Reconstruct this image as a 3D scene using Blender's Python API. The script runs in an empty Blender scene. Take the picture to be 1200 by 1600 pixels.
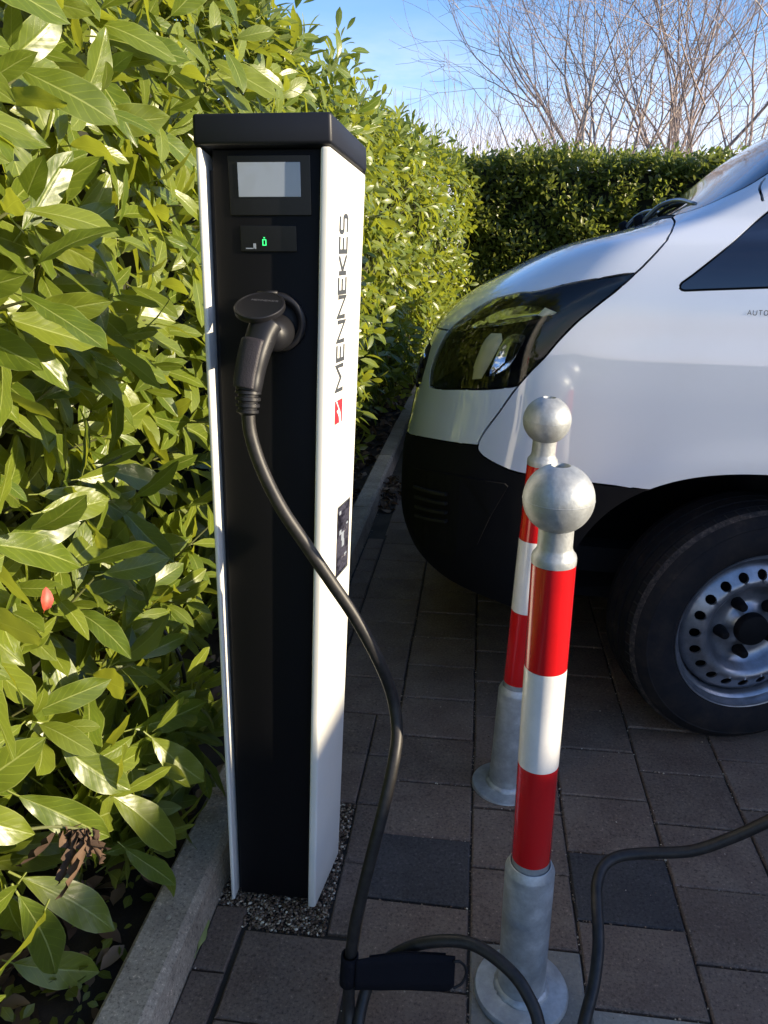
import bpy, bmesh, math, random
import numpy as np
from mathutils import Vector, Matrix
from mathutils.geometry import delaunay_2d_cdt
R = math.radians
rng = np.random.default_rng(7)
random.seed(7)
SC = bpy.context.scene
COL = SC.collection

# ---------------------------------------------------------------- camera
cam_d = bpy.data.cameras.new('camera'); cam = bpy.data.objects.new('camera', cam_d); COL.objects.link(cam)
SC.camera = cam
pitch, roll, yaw = R(19.2), R(0.3), R(7.0)
fw = Vector((-math.sin(yaw)*math.cos(pitch), math.cos(yaw)*math.cos(pitch), -math.sin(pitch)))
rt = Vector((math.cos(yaw), math.sin(yaw), 0)); up = rt.cross(fw)
r2 = rt*math.cos(roll)+up*math.sin(roll); u2 = -rt*math.sin(roll)+up*math.cos(roll)
m = Matrix((r2, u2, -fw)).transposed().to_4x4(); m.translation = Vector((0, 0, 1.30))
cam.matrix_world = m
cam_d.sensor_fit = 'VERTICAL'; cam_d.sensor_height = 24; cam_d.lens = 24*1202/1600
cam_d.clip_start = 0.02; cam_d.clip_end = 800

# ---------------------------------------------------------------- sky, sun, exposure
SUN_EL, SUN_AZ = R(16.0), R(-11.0)          # azimuth measured from +X towards +Y
W = bpy.data.worlds.new('World'); SC.world = W; W.use_nodes = True
nt = W.node_tree; nt.nodes.clear()
def wn(t, **k):
    n = nt.nodes.new(t)
    for a, b in k.items(): setattr(n, a, b)
    return n
sky = wn('ShaderNodeTexSky', sky_type='NISHITA', sun_disc=False, sun_elevation=SUN_EL, sun_rotation=R(90)-SUN_AZ, altitude=100)
sky.air_density = 1.0; sky.dust_density = 0.6; sky.ozone_density = 2.0
tc = wn('ShaderNodeTexCoord'); sep = wn('ShaderNodeSeparateXYZ'); nt.links.new(tc.outputs['Generated'], sep.inputs[0])
mp = wn('ShaderNodeMapping'); mp.inputs['Scale'].default_value = (1.6, 1.6, 5.5); nt.links.new(tc.outputs['Generated'], mp.inputs[0])
nz = wn('ShaderNodeTexNoise'); nz.inputs['Scale'].default_value = 2.3; nz.inputs['Detail'].default_value = 6; nz.inputs['Roughness'].default_value = .6
nt.links.new(mp.outputs[0], nz.inputs['Vector'])
cr = wn('ShaderNodeValToRGB'); cr.color_ramp.elements[0].position = .36; cr.color_ramp.elements[1].position = .60
nt.links.new(nz.outputs['Fac'], cr.inputs[0])
mr = wn('ShaderNodeMapRange'); mr.inputs['From Min'].default_value = .07; mr.inputs['From Max'].default_value = .24
mr.inputs['To Min'].default_value = 1; mr.inputs['To Max'].default_value = .04
nt.links.new(sep.outputs['Z'], mr.inputs['Value'])
mu = wn('ShaderNodeMath', operation='MULTIPLY'); nt.links.new(cr.outputs[0], mu.inputs[0]); nt.links.new(mr.outputs[0], mu.inputs[1])
mu2 = wn('ShaderNodeMath', operation='MULTIPLY'); nt.links.new(mu.outputs[0], mu2.inputs[0]); mu2.inputs[1].default_value = .8
mx = wn('ShaderNodeMix', data_type='RGBA'); nt.links.new(mu2.outputs[0], mx.inputs['Factor'])
hs = wn('ShaderNodeHueSaturation'); hs.inputs['Hue'].default_value = .5; hs.inputs['Saturation'].default_value = 1.2; hs.inputs['Value'].default_value = 1.0
nt.links.new(sky.outputs[0], hs.inputs['Color'])
tn = wn('ShaderNodeMix', data_type='RGBA', blend_type='MULTIPLY'); tn.inputs['Factor'].default_value = 1; tn.inputs[7].default_value = (.90, .90, 1.08, 1); nt.links.new(hs.outputs[0], tn.inputs[6]); nt.links.new(tn.outputs[2], mx.inputs[6]); mx.inputs[7].default_value = (5.2, 4.9, 5.6, 1)
bg = wn('ShaderNodeBackground'); bg.inputs['Strength'].default_value = 0.135
nt.links.new(mx.outputs[2], bg.inputs['Color'])
wo = wn('ShaderNodeOutputWorld'); nt.links.new(bg.outputs[0], wo.inputs[0])
sun_d = bpy.data.lights.new('sun', 'SUN'); sun_d.energy = 4.9; sun_d.angle = R(0.53); sun_d.color = (1.0, .85, .62)
sun = bpy.data.objects.new('sun', sun_d); COL.objects.link(sun); sun.location = (30, 0, 30)
sd = Vector((math.cos(SUN_EL)*math.cos(SUN_AZ), math.cos(SUN_EL)*math.sin(SUN_AZ), math.sin(SUN_EL)))
sun.rotation_euler = sd.to_track_quat('Z', 'Y').to_euler()
SC.view_settings.view_transform = 'Standard'; SC.view_settings.look = 'None'
SC.view_settings.exposure = 1.12; SC.view_settings.gamma = 1.0; SC.view_settings.use_curve_mapping = False

# ---------------------------------------------------------------- helpers
def tag(o, label=None, cat=None, group=None, kind=None):
    if label: o['label'] = label
    if cat: o['category'] = cat
    if group: o['group'] = group
    if kind: o['kind'] = kind
    return o
def empty(name, loc, label=None, cat=None, group=None, kind=None):
    o = bpy.data.objects.new(name, None); o.empty_display_size = .1; o.location = loc; COL.objects.link(o)
    return tag(o, label, cat, group, kind)
def origin_of(p):
    v = Vector((0, 0, 0))
    while p is not None: v += p.location; p = p.parent
    return v
def mesh(name, V, Fc, smooth=True, uv=None, attr=None):
    V = np.asarray(V, dtype=np.float32); me = bpy.data.meshes.new(name)
    if isinstance(Fc, np.ndarray):
        n, k = Fc.shape
        me.vertices.add(len(V)); me.vertices.foreach_set('co', V.ravel())
        me.loops.add(n*k); me.loops.foreach_set('vertex_index', Fc.ravel().astype(np.int32))
        me.polygons.add(n); me.polygons.foreach_set('loop_start', np.arange(0, n*k, k, dtype=np.int32))
        me.update(calc_edges=True)
    else: me.from_pydata(V.tolist(), [], Fc)
    if uv is not None:
        l = me.uv_layers.new(name='UVMap'); idx = np.zeros(len(me.loops), np.int32); me.loops.foreach_get('vertex_index', idx)
        l.data.foreach_set('uv', np.asarray(uv, np.float32)[idx].ravel())
    if attr is not None:
        a = me.attributes.new('rnd', 'FLOAT', 'POINT'); a.data.foreach_set('value', np.asarray(attr, np.float32))
    if smooth: me.polygons.foreach_set('use_smooth', np.ones(len(me.polygons), bool))
    me.update(); return me
def link(name, me, mat=None, parent=None, loc=(0, 0, 0)):
    o = bpy.data.objects.new(name, me); COL.objects.link(o); o.location = loc
    if mat is not None and len(me.materials) == 0: me.materials.append(mat)
    if parent is not None: o.parent = parent
    return o
def add(name, V, Fc, mat, parent=None, smooth=True, **k):
    """mesh given in world coordinates, linked under parent"""
    V = np.asarray(V, float) - np.array(origin_of(parent))
    return link(name, mesh(name, V, Fc, smooth, **k), mat, parent)
def bm_obj(name, bm, mat, parent=None, smooth=False, angle=None):
    o = origin_of(parent)
    bmesh.ops.translate(bm, vec=-o, verts=bm.verts)
    me = bpy.data.meshes.new(name); bm.to_mesh(me); bm.free()
    if smooth:
        me.polygons.foreach_set('use_smooth', np.ones(len(me.polygons), bool))
        if angle: me.set_sharp_from_angle(angle=R(angle))
    return link(name, me, mat, parent)
def hexa(bm, c, bev=0.0, seg=2):
    """c: 8 corners, bottom ring ccw then top ring"""
    vs = [bm.verts.new(p) for p in c]
    fs = [bm.faces.new([vs[i] for i in f]) for f in ((3, 2, 1, 0), (4, 5, 6, 7), (0, 1, 5, 4), (1, 2, 6, 5), (2, 3, 7, 6), (3, 0, 4, 7))]
    if bev > 0:
        es = list({e for f in fs for e in f.edges})
        bmesh.ops.bevel(bm, geom=es, offset=bev, segments=seg, affect='EDGES', profile=.5)
def box(bm, x0, x1, y0, y1, z0, z1, bev=0.0, seg=2):
    hexa(bm, [(x0, y0, z0), (x1, y0, z0), (x1, y1, z0), (x0, y1, z0), (x0, y0, z1), (x1, y0, z1), (x1, y1, z1), (x0, y1, z1)], bev, seg)
def lathe(prof, n=48, M=None, closed=False):
    """prof: list of (r, z); M 4x4 places it"""
    p = np.array(prof, float); a = np.linspace(0, 2*np.pi, n, endpoint=False)
    V = np.stack([p[:, 0, None]*np.cos(a), p[:, 0, None]*np.sin(a), np.repeat(p[:, 1, None], n, 1)], -1).reshape(-1, 3)
    Fc = []
    for i in range(len(p)-1):
        for j in range(n):
            k = (j+1) % n; Fc.append((i*n+j, i*n+k, (i+1)*n+k, (i+1)*n+j))
    if closed:
        Fc.append(tuple(range(n))[::-1]); Fc.append(tuple(range((len(p)-1)*n, len(p)*n)))
    if M is not None:
        Mm = np.array(M); V = V@Mm[:3, :3].T+Mm[:3, 3]
    return V, Fc
def catmull(P, sub=8, closed=False):
    P = [np.array(p, float) for p in P]; out = []
    n = len(P); rngk = range(n if closed else n-1)
    for i in rngk:
        p0 = P[(i-1) % n] if closed or i > 0 else 2*P[0]-P[1]
        p1 = P[i]; p2 = P[(i+1) % n]
        p3 = P[(i+2) % n] if closed or i+2 < n else 2*P[-1]-P[-2]
        for t in np.linspace(0, 1, sub, endpoint=False):
            out.append(.5*((2*p1)+(-p0+p2)*t+(2*p0-5*p1+4*p2-p3)*t*t+(-p0+3*p1-3*p2+p3)*t**3))
    if not closed: out.append(P[-1])
    return np.array(out)
def tube(path, rad, n=12, cap=True):
    P = np.array(path, float); k = len(P); rad = np.broadcast_to(np.asarray(rad, float), (k,))
    T = np.gradient(P, axis=0); T /= np.linalg.norm(T, axis=1)[:, None]+1e-12
    ref = np.array([0, 0, 1.]) if abs(T[0][2]) < .9 else np.array([1., 0, 0])
    N = np.cross(T[0], ref); N /= np.linalg.norm(N); V = []
    a = np.linspace(0, 2*np.pi, n, endpoint=False)
    for i in range(k):
        N = N-T[i]*(N@T[i]); N /= np.linalg.norm(N)+1e-12; B = np.cross(T[i], N)
        V.append(P[i]+rad[i]*(np.cos(a)[:, None]*N+np.sin(a)[:, None]*B))
    V = np.concatenate(V); Fc = []
    for i in range(k-1):
        for j in range(n):
            q = (j+1) % n; Fc.append((i*n+j, (i+1)*n+j, (i+1)*n+q, i*n+q))
    if cap: Fc.append(tuple(range(n))); Fc.append(tuple(range((k-1)*n, k*n))[::-1])
    return V, Fc
def merge(parts):
    V = []; Fc = []; o = 0
    for v, f in parts:
        V.append(np.asarray(v, float)); Fc += [tuple(int(i)+o for i in q) for q in f]; o += len(v)
    return np.concatenate(V), Fc

# ---------------------------------------------------------------- materials
def mat(name, col=(.5, .5, .5), rough=.5, metal=0., spec=.5, coat=0., coat_r=.03):
    M = bpy.data.materials.new(name); M.use_nodes = True; b = M.node_tree.nodes['Principled BSDF']
    b.inputs['Base Color'].default_value = (*col, 1); b.inputs['Roughness'].default_value = rough
    b.inputs['Metallic'].default_value = metal; b.inputs['Specular IOR Level'].default_value = spec
    b.inputs['Coat Weight'].default_value = coat; b.inputs['Coat Roughness'].default_value = coat_r
    return M
def N(M, t, **k):
    n = M.node_tree.nodes.new(t)
    for a, b in k.items():
        if a in n.inputs.keys() if hasattr(n.inputs, 'keys') else False: n.inputs[a].default_value = b
        else: setattr(n, a, b)
    return n
def L(M, a, b): M.node_tree.links.new(a, b)
def bsdf(M): return M.node_tree.nodes['Principled BSDF']
def noise(M, scale, detail=4, rough=.6, coord='Object', vec_scale=None):
    t = N(M, 'ShaderNodeTexCoord'); n = M.node_tree.nodes.new('ShaderNodeTexNoise')
    n.inputs['Scale'].default_value = scale; n.inputs['Detail'].default_value = detail; n.inputs['Roughness'].default_value = rough
    if vec_scale:
        mp = N(M, 'ShaderNodeMapping'); mp.inputs['Scale'].default_value = vec_scale; L(M, t.outputs[coord], mp.inputs[0]); L(M, mp.outputs[0], n.inputs['Vector'])
    else: L(M, t.outputs[coord], n.inputs['Vector'])
    return n
def ramp(M, src, stops):
    r = M.node_tree.nodes.new('ShaderNodeValToRGB'); e = r.color_ramp.elements
    while len(e) < len(stops): e.new(.5)
    for i, (p, c) in enumerate(stops):
        e[i].position = p; e[i].color = (*c, 1) if len(c) == 3 else c
    L(M, src, r.inputs[0]); return r
def bump(M, src, strength=.3, dist=.002, chain=None):
    b = M.node_tree.nodes.new('ShaderNodeBump'); b.inputs['Strength'].default_value = strength; b.inputs['Distance'].default_value = dist
    L(M, src, b.inputs['Height'])
    if chain: L(M, chain.outputs[0], b.inputs['Normal'])
    return b
def mixc(M, fac, a, b, blend='MIX'):
    n = M.node_tree.nodes.new('ShaderNodeMix'); n.data_type = 'RGBA'; n.blend_type = blend
    for inp, v in ((n.inputs['Factor'], fac), (n.inputs[6], a), (n.inputs[7], b)):
        if hasattr(v, 'is_output') or hasattr(v, 'links'): L(M, v, inp)
        elif isinstance(v, tuple): inp.default_value = (*v, 1)
        else: inp.default_value = v
    return n
def math_n(M, op, a, b=None, c=None):
    n = M.node_tree.nodes.new('ShaderNodeMath'); n.operation = op
    for i, v in enumerate((a, b, c)):
        if v is None: continue
        if hasattr(v, 'links'): L(M, v, n.inputs[i])
        else: n.inputs[i].default_value = v
    return n.outputs[0]

def stone_mat(name, c0, c1, rnd=.25, world=True, grit=.35):
    M = mat(name, c0, .85, spec=.35); b = bsdf(M)
    g = N(M, 'ShaderNodeNewGeometry'); 
    def wnoise(s, d=4, r=.6):
        n = M.node_tree.nodes.new('ShaderNodeTexNoise'); n.inputs['Scale'].default_value = s; n.inputs['Detail'].default_value = d; n.inputs['Roughness'].default_value = r
        L(M, g.outputs['Position'], n.inputs['Vector']); return n
    n1 = wnoise(9, 5); n2 = wnoise(150, 5, .8); n3 = wnoise(60, 4)
    col = ramp(M, n1.outputs['Fac'], [(.3, c0), (.7, c1)])
    oi = N(M, 'ShaderNodeObjectInfo')
    v = M.node_tree.nodes.new('ShaderNodeMapRange'); L(M, oi.outputs['Random'], v.inputs['Value']); v.inputs['To Min'].default_value = 1-rnd; v.inputs['To Max'].default_value = 1+rnd
    c2 = mixc(M, 1.0, col.outputs[0], v.outputs[0], 'MULTIPLY')
    gr = ramp(M, n2.outputs['Fac'], [(.34, (.35, .35, .35)), (.47, (.95, .95, .95)), (.60, (1.1, 1.1, 1.1)), (.68, (2.6, 2.5, 2.4))])
    c3 = mixc(M, grit, c2.outputs[2], gr.outputs[0], 'MULTIPLY')
    st = ramp(M, n3.outputs['Fac'], [(.62, (0, 0, 0)), (.78, (1, 1, 1))])
    c4 = mixc(M, math_n(M, 'MULTIPLY', st.outputs[0], .25), c3.outputs[2], tuple(min(1, x*2.4) for x in c1))
    L(M, c4.outputs[2], b.inputs['Base Color'])
    b1 = bump(M, n2.outputs['Fac'], .8, .0022); b2 = bump(M, n3.outputs['Fac'], .5, .003, b1)
    L(M, b2.outputs[0], b.inputs['Normal'])
    return M
M_paver = stone_mat('paver_brown', (.135, .092, .068), (.195, .143, .105), rnd=.15, grit=1.0)
M_paver_d = stone_mat('paver_dark', (.052, .046, .044), (.078, .069, .064), grit=1.0)
M_paver_g = stone_mat('paver_grey', (.20, .18, .15), (.29, .26, .21))
M_kerb = stone_mat('kerb_concrete', (.27, .215, .155), (.47, .385, .28), .12, grit=1.0)
M_sand = stone_mat('joint_sand', (.030, .024, .018), (.065, .053, .042), .0)
M_soil = stone_mat('soil', (.018, .013, .009), (.045, .032, .022), .0)
M_asph = stone_mat('asphalt', (.05, .05, .052), (.07, .07, .07), .0)
M_grass = stone_mat('meadow', (.04, .06, .02), (.09, .10, .04), .0)
M_pebble = stone_mat('pebble', (.10, .085, .07), (.22, .19, .16), .0, grit=.2)
_b = M_pebble.node_tree; _a = _b.nodes.new('ShaderNodeAttribute'); _a.attribute_name = 'rnd'
_r = ramp(M_pebble, _a.outputs['Fac'], [(.0, (.07, .042, .026)), (.5, (.19, .125, .08)), (.85, (.36, .27, .18)), (1, (.80, .70, .52))])
L(M_pebble, _r.outputs[0], bsdf(M_pebble).inputs['Base Color'])

def leaf_mat(name, top, top2, under, trans, gloss=.28, tr=.45):
    M = bpy.data.materials.new(name); M.use_nodes = True; T = M.node_tree; T.nodes.clear()
    out = T.nodes.new('ShaderNodeOutputMaterial')
    at = T.nodes.new('ShaderNodeAttribute'); at.attribute_name = 'rnd'
    oi = T.nodes.new('ShaderNodeObjectInfo')
    rnd = math_n(M, 'FRACT', math_n(M, 'ADD', at.outputs['Fac'], oi.outputs['Random']))
    uv = T.nodes.new('ShaderNodeUVMap'); sp = T.nodes.new('ShaderNodeSeparateXYZ'); L(M, uv.outputs[0], sp.inputs[0])
    au = math_n(M, 'ABSOLUTE', math_n(M, 'SUBTRACT', sp.outputs['X'], .5))      # 0 midrib .. .5 margin
    mid = math_n(M, 'LESS_THAN', au, .022)
    # side veins leave the midrib at an angle
    ph = math_n(M, 'SUBTRACT', math_n(M, 'MULTIPLY', sp.outputs['Y'], 9.0), math_n(M, 'MULTIPLY', au, 4.2))
    fr = math_n(M, 'ABSOLUTE', math_n(M, 'SUBTRACT', math_n(M, 'FRACT', ph), .5))
    vein = math_n(M, 'MULTIPLY', math_n(M, 'LESS_THAN', fr, .035), math_n(M, 'LESS_THAN', au, .43))
    edge = math_n(M, 'GREATER_THAN', au, .475)
    c = mixc(M, rnd, top, top2)
    g = T.nodes.new('ShaderNodeNewGeometry')
    nz = T.nodes.new('ShaderNodeTexNoise'); nz.inputs['Scale'].default_value = 35; nz.inputs['Detail'].default_value = 4; L(M, g.outputs['Position'], nz.inputs['Vector'])
    c = mixc(M, math_n(M, 'MULTIPLY', nz.outputs['Fac'], .35), c.outputs[2], tuple(x*1.5 for x in top2))
    c = mixc(M, math_n(M, 'MULTIPLY', vein, .38), c.outputs[2], tuple(min(1, x*2.4) for x in top2))
    veinmix = math_n(M, 'MAXIMUM', mid, math_n(M, 'MULTIPLY', edge, .45))
    c = mixc(M, math_n(M, 'MULTIPLY', veinmix, .8), c.outputs[2], (.30, .34, .10))
    cb = mixc(M, math_n(M, 'MULTIPLY', mid, .7), under, (.28, .32, .12))
    cc = mixc(M, g.outputs['Backfacing'], c.outputs[2], cb.outputs[2])
    p = T.nodes.new('ShaderNodeBsdfPrincipled'); L(M, cc.outputs[2], p.inputs['Base Color'])
    rr = T.nodes.new('ShaderNodeMapRange'); L(M, g.outputs['Backfacing'], rr.inputs['Value']); rr.inputs['To Min'].default_value = gloss; rr.inputs['To Max'].default_value = .6
    L(M, rr.outputs[0], p.inputs['Roughness']); p.inputs['Specular IOR Level'].default_value = .5
    hgt = math_n(M, 'ADD', math_n(M, 'MULTIPLY', fr, .3), math_n(M, 'MULTIPLY', math_n(M, 'MINIMUM', au, .08), 9.0))
    hgt = math_n(M, 'ADD', hgt, math_n(M, 'MULTIPLY', nz.outputs['Fac'], .9))
    sn = T.nodes.new('ShaderNodeTexNoise'); sn.inputs['Scale'].default_value = 160; sn.inputs['Detail'].default_value = 3; L(M, g.outputs['Position'], sn.inputs['Vector'])
    spots = ramp(M, sn.outputs['Fac'], [(.70, (0, 0, 0)), (.76, (1, 1, 1))]); cc = mixc(M, math_n(M, 'MULTIPLY', spots.outputs[0], .55), cc.outputs[2], (.20, .17, .06)); L(M, cc.outputs[2], p.inputs['Base Color'])
    bu = bump(M, hgt, .35, .0022); L(M, bu.outputs[0], p.inputs['Normal'])
    tl = T.nodes.new('ShaderNodeBsdfTranslucent'); tcol = mixc(M, rnd, trans, tuple(x*.75 for x in trans)); L(M, tcol.outputs[2], tl.inputs['Color'])
    ms = T.nodes.new('ShaderNodeMixShader'); ms.inputs[0].default_value = tr
    L(M, p.outputs[0], ms.inputs[1]); L(M, tl.outputs[0], ms.inputs[2]); L(M, ms.outputs[0], out.inputs[0])
    return M
M_leaf = leaf_mat('laurel_leaf', (.042, .080, .010), (.135, .165, .018), (.13, .17, .05), (.60, .66, .05), gloss=.34, tr=.30)
M_leaf_far = leaf_mat('laurel_leaf_far', (.060, .088, .014), (.165, .175, .030), (.10, .13, .04), (.30, .36, .05), gloss=.30)
M_petiole = mat('petiole', (.22, .26, .07), .5)
M_twig = mat('twig_bark', (.13, .14, .05), .7); M_core = mat('shade_core', (.02, .022, .012), .95)  # near-black core colour stands for the shade inside the hedges
M_dead = mat('dead_leaf', (.09, .05, .03), .8); 
_d = N(M_dead, 'ShaderNodeAttribute'); _d.attribute_name = 'rnd'
L(M_dead, ramp(M_dead, _d.outputs['Fac'], [(0, (.05, .028, .016)), (.6, (.13, .075, .04)), (1, (.25, .17, .10))]).outputs[0], bsdf(M_dead).inputs['Base Color'])
M_red = mat('red_leaf', (.42, .04, .02), .5)
_n = noise(M_red, 60, 5, .7); L(M_red, ramp(M_red, _n.outputs['Fac'], [(.35, (.22, .03, .015)), (.55, (.46, .06, .03)), (.75, (.34, .14, .04))]).outputs[0], bsdf(M_red).inputs['Base Color'])
M_yleaf = mat('fallen_leaf', (.24, .26, .08), .5)

M_white = mat('powder_white', (.78, .78, .74), .38, spec=.5, coat=.25, coat_r=.2)
_n = noise(M_white, 900, 2); L(M_white, bump(M_white, _n.outputs['Fac'], .12, .0004).outputs[0], bsdf(M_white).inputs['Normal'])
_n2 = noise(M_white, 4, 6, .7); L(M_white, mixc(M_white, ramp(M_white, _n2.outputs['Fac'], [(.45, (0, 0, 0)), (.8, (.5, .5, .5))]).outputs[0], (.79, .78, .71), (.66, .64, .56)).outputs[2], bsdf(M_white).inputs['Base Color'])
M_black = mat('satin_black', (.005, .005, .006), .6, spec=.15)
_n = noise(M_black, 700, 2); L(M_black, bump(M_black, _n.outputs['Fac'], .15, .0004).outputs[0], bsdf(M_black).inputs['Normal'])
M_cap = mat('cap_grey_black', (.010, .011, .016), .45, spec=.3)
M_gasket = mat('rubber_gap', (.006, .006, .006), .7)
M_rubber = mat('cable_rubber', (.018, .017, .016), .48, spec=.4)
_n = noise(M_rubber, 60, 5, .7); L(M_rubber, ramp(M_rubber, _n.outputs['Fac'], [(.35, (.009, .0085, .008)), (.75, (.032, .028, .024))]).outputs[0], bsdf(M_rubber).inputs['Base Color'])
M_plug = mat('plug_plastic', (.010, .010, .012), .45, spec=.35)
M_grip = mat('grip_rubber', (.022, .018, .022), .62)
_v = N(M_grip, 'ShaderNodeTexVoronoi'); _v.inputs['Scale'].default_value = 420; _t = N(M_grip, 'ShaderNodeTexCoord'); L(M_grip, _t.outputs['Object'], _v.inputs['Vector'])
L(M_grip, bump(M_grip, _v.outputs['Distance'], .4, .0007).outputs[0], bsdf(M_grip).inputs['Normal'])
M_velcro = mat('webbing_black', (.005, .005, .008), .85, spec=.2)
_w = noise(M_velcro, 900, 2); L(M_velcro, bump(M_velcro, _w.outputs['Fac'], .8, .001).outputs[0], bsdf(M_velcro).inputs['Normal'])
M_print = mat('print_dark', (.045, .05, .055), .5); M_redp = mat('print_red', (.62, .02, .03), .45); M_whp = mat('print_white', (.75, .75, .73), .5)
M_disp = mat('display_grey', (.30, .34, .40), .25, coat=.6)
M_gloss = mat('glossy_black', (.006, .006, .008), .25, spec=.3)
M_led = mat('green_led', (.02, .3, .08), .4); bsdf(M_led).inputs['Emission Color'].default_value = (.05, 1, .25, 1); bsdf(M_led).inputs['Emission Strength'].default_value = .8
M_sticker = mat('sticker_dark', (.03, .03, .04), .12, coat=.5)
_n = noise(M_sticker, 26, 6, .65, vec_scale=(1, 1, 3)); L(M_sticker, ramp(M_sticker, _n.outputs['Fac'], [(.40, (.012, .012, .02)), (.55, (.07, .07, .10)), (.62, (.02, .02, .03)), (.72, (.42, .40, .46))]).outputs[0], bsdf(M_sticker).inputs['Base Color'])

def galv(name, base, r0, r1):
    M = mat(name, base, .45, metal=.75); b = bsdf(M); b.inputs['Metallic'].default_value = .5
    n = noise(M, 22, 6, .7); n2 = noise(M, 160, 3, .6); n3 = noise(M, 7, 5, .65, vec_scale=(1, 1, .35))
    c = ramp(M, n.outputs['Fac'], [(.32, tuple(x*.70 for x in base)), (.52, base), (.72, tuple(min(1, x*1.4) for x in base))])
    rst = ramp(M, n3.outputs['Fac'], [(.52, (0, 0, 0)), (.68, (1, 1, 1))])
    c2 = mixc(M, math_n(M, 'MULTIPLY', rst.outputs[0], .18), c.outputs[0], (.42, .38, .30))
    L(M, c2.outputs[2], b.inputs['Base Color'])
    rr = M.node_tree.nodes.new('ShaderNodeMapRange'); L(M, n.outputs['Fac'], rr.inputs['Value']); rr.inputs['To Min'].default_value = r0; rr.inputs['To Max'].default_value = r1
    L(M, rr.outputs[0], b.inputs['Roughness'])
    b1 = bump(M, n2.outputs['Fac'], .35, .0008); b2 = bump(M, n.outputs['Fac'], .35, .003, b1); L(M, b2.outputs[0], b.inputs['Normal'])
    return M
M_galv = galv('galvanised_steel', (.39, .41, .41), .34, .62)
M_foil_r = mat('reflective_red', (.55, .008, .010), .22, coat=.6, coat_r=.08); M_foil_w = mat('reflective_white', (.74, .73, .70), .28, coat=.5, coat_r=.1)
for _m, _c in ((M_foil_w, (.74, .73, .70)), (M_foil_r, (.55, .008, .010))):
    _n = noise(_m, 6, 7, .75, vec_scale=(1, 1, .6)); L(_m, mixc(_m, ramp(_m, _n.outputs['Fac'], [(.48, (0, 0, 0)), (.70, (.45, .45, .45))]).outputs[0], _c, tuple(x*.55 for x in _c)).outputs[2], bsdf(_m).inputs['Base Color'])

M_paint = mat('van_white_paint', (.78, .80, .84), .30, spec=.5, coat=1.0, coat_r=.02)
_n = noise(M_paint, 3, 7, .7); L(M_paint, mixc(M_paint, ramp(M_paint, _n.outputs['Fac'], [(.5, (0, 0, 0)), (.8, (.35, .35, .35))]).outputs[0], (.66, .70, .76), (.57, .585, .61)).outputs[2], bsdf(M_paint).inputs['Base Color'])
bsdf(M_paint).inputs['Coat IOR'].default_value = 1.9
M_plastic = mat('bumper_plastic', (.005, .005, .006), .65, spec=.15)
_n = noise(M_plastic, 500, 2); L(M_plastic, bump(M_plastic, _n.outputs['Fac'], .3, .0006).outputs[0], bsdf(M_plastic).inputs['Normal'])
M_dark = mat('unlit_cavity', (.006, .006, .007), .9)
M_tyre = mat('tyre_rubber', (.010, .010, .010), .85, spec=.12)
_g = noise(M_tyre, 14, 6, .7); L(M_tyre, ramp(M_tyre, _g.outputs['Fac'], [(.4, (.013, .013, .015)), (.60, (.022, .019, .018)), (.85, (.055, .042, .034))]).outputs[0], bsdf(M_tyre).inputs['Base Color'])
M_mud = mat('scuffed_shoulder', (.07, .05, .042), .9)
_g = noise(M_mud, 70, 5, .8); L(M_mud, ramp(M_mud, _g.outputs['Fac'], [(.42, (.012, .011, .011)), (.56, (.05, .038, .032)), (.78, (.15, .11, .09))]).outputs[0], bsdf(M_mud).inputs['Base Color'])
M_rim = mat('steel_wheel_silver', (.25, .26, .29), .32, metal=.75)
_g = noise(M_rim, 30, 5, .7); L(M_rim, ramp(M_rim, _g.outputs['Fac'], [(.3, (.19, .20, .22)), (.7, (.31, .32, .35))]).outputs[0], bsdf(M_rim).inputs['Base Color'])
M_chrome = mat('chrome_reflector', (.88, .89, .90), .16, metal=1.0)
M_slab = mat('light_guide', (.85, .82, .55), .35, spec=.5)
M_tint = mat('tinted_glass', (.008, .010, .018), .04, spec=.6, coat=1.0, coat_r=.01)
M_wind = mat('windscreen_glass', (.02, .025, .035), .09, spec=.8, coat=1.0, coat_r=.06)
M_dcar = mat('dark_car_paint', (.012, .014, .018), .2, coat=1.0)
M_lens = bpy.data.materials.new('clear_lens'); M_lens.use_nodes = True; _T = M_lens.node_tree; _T.nodes.clear()
_o = _T.nodes.new('ShaderNodeOutputMaterial'); _tr = _T.nodes.new('ShaderNodeBsdfTransparent'); _tr.inputs[0].default_value = (.93, .95, .97, 1)
_gl = _T.nodes.new('ShaderNodeBsdfGlossy'); _gl.inputs['Roughness'].default_value = .015; _fr = _T.nodes.new('ShaderNodeFresnel'); _fr.inputs['IOR'].default_value = 1.5
_ms = _T.nodes.new('ShaderNodeMixShader'); L(M_lens, _fr.outputs[0], _ms.inputs[0]); L(M_lens, _tr.outputs[0], _ms.inputs[1]); L(M_lens, _gl.outputs[0], _ms.inputs[2]); L(M_lens, _ms.outputs[0], _o.inputs[0])
M_bark = mat('grey_bark', (.27, .21, .19), .85); M_barkw = mat('pale_bark', (.40, .34, .30), .85)
M_render = mat('white_render', (.62, .60, .56), .85); M_door = mat('caster_door', (.25, .26, .27), .5); M_roofm = mat('roof_felt', (.05, .05, .055), .9)  # finishes of the unseen block added to cast the shadow

# ================================================================= SETTING
def plane(name, x0, x1, y0, y1, z, m, **k):
    o = add(name, [(x0, y0, z), (x1, y0, z), (x1, y1, z), (x0, y1, z)], [(0, 1, 2, 3)], m, smooth=False); return tag(o, **k)
plane('ground', -300, 300, -300, 300, -.06, M_grass, kind='structure')
plane('asphalt_yard', -.50, 60, -30, 8.3, -.035, M_asph, kind='structure')
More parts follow.
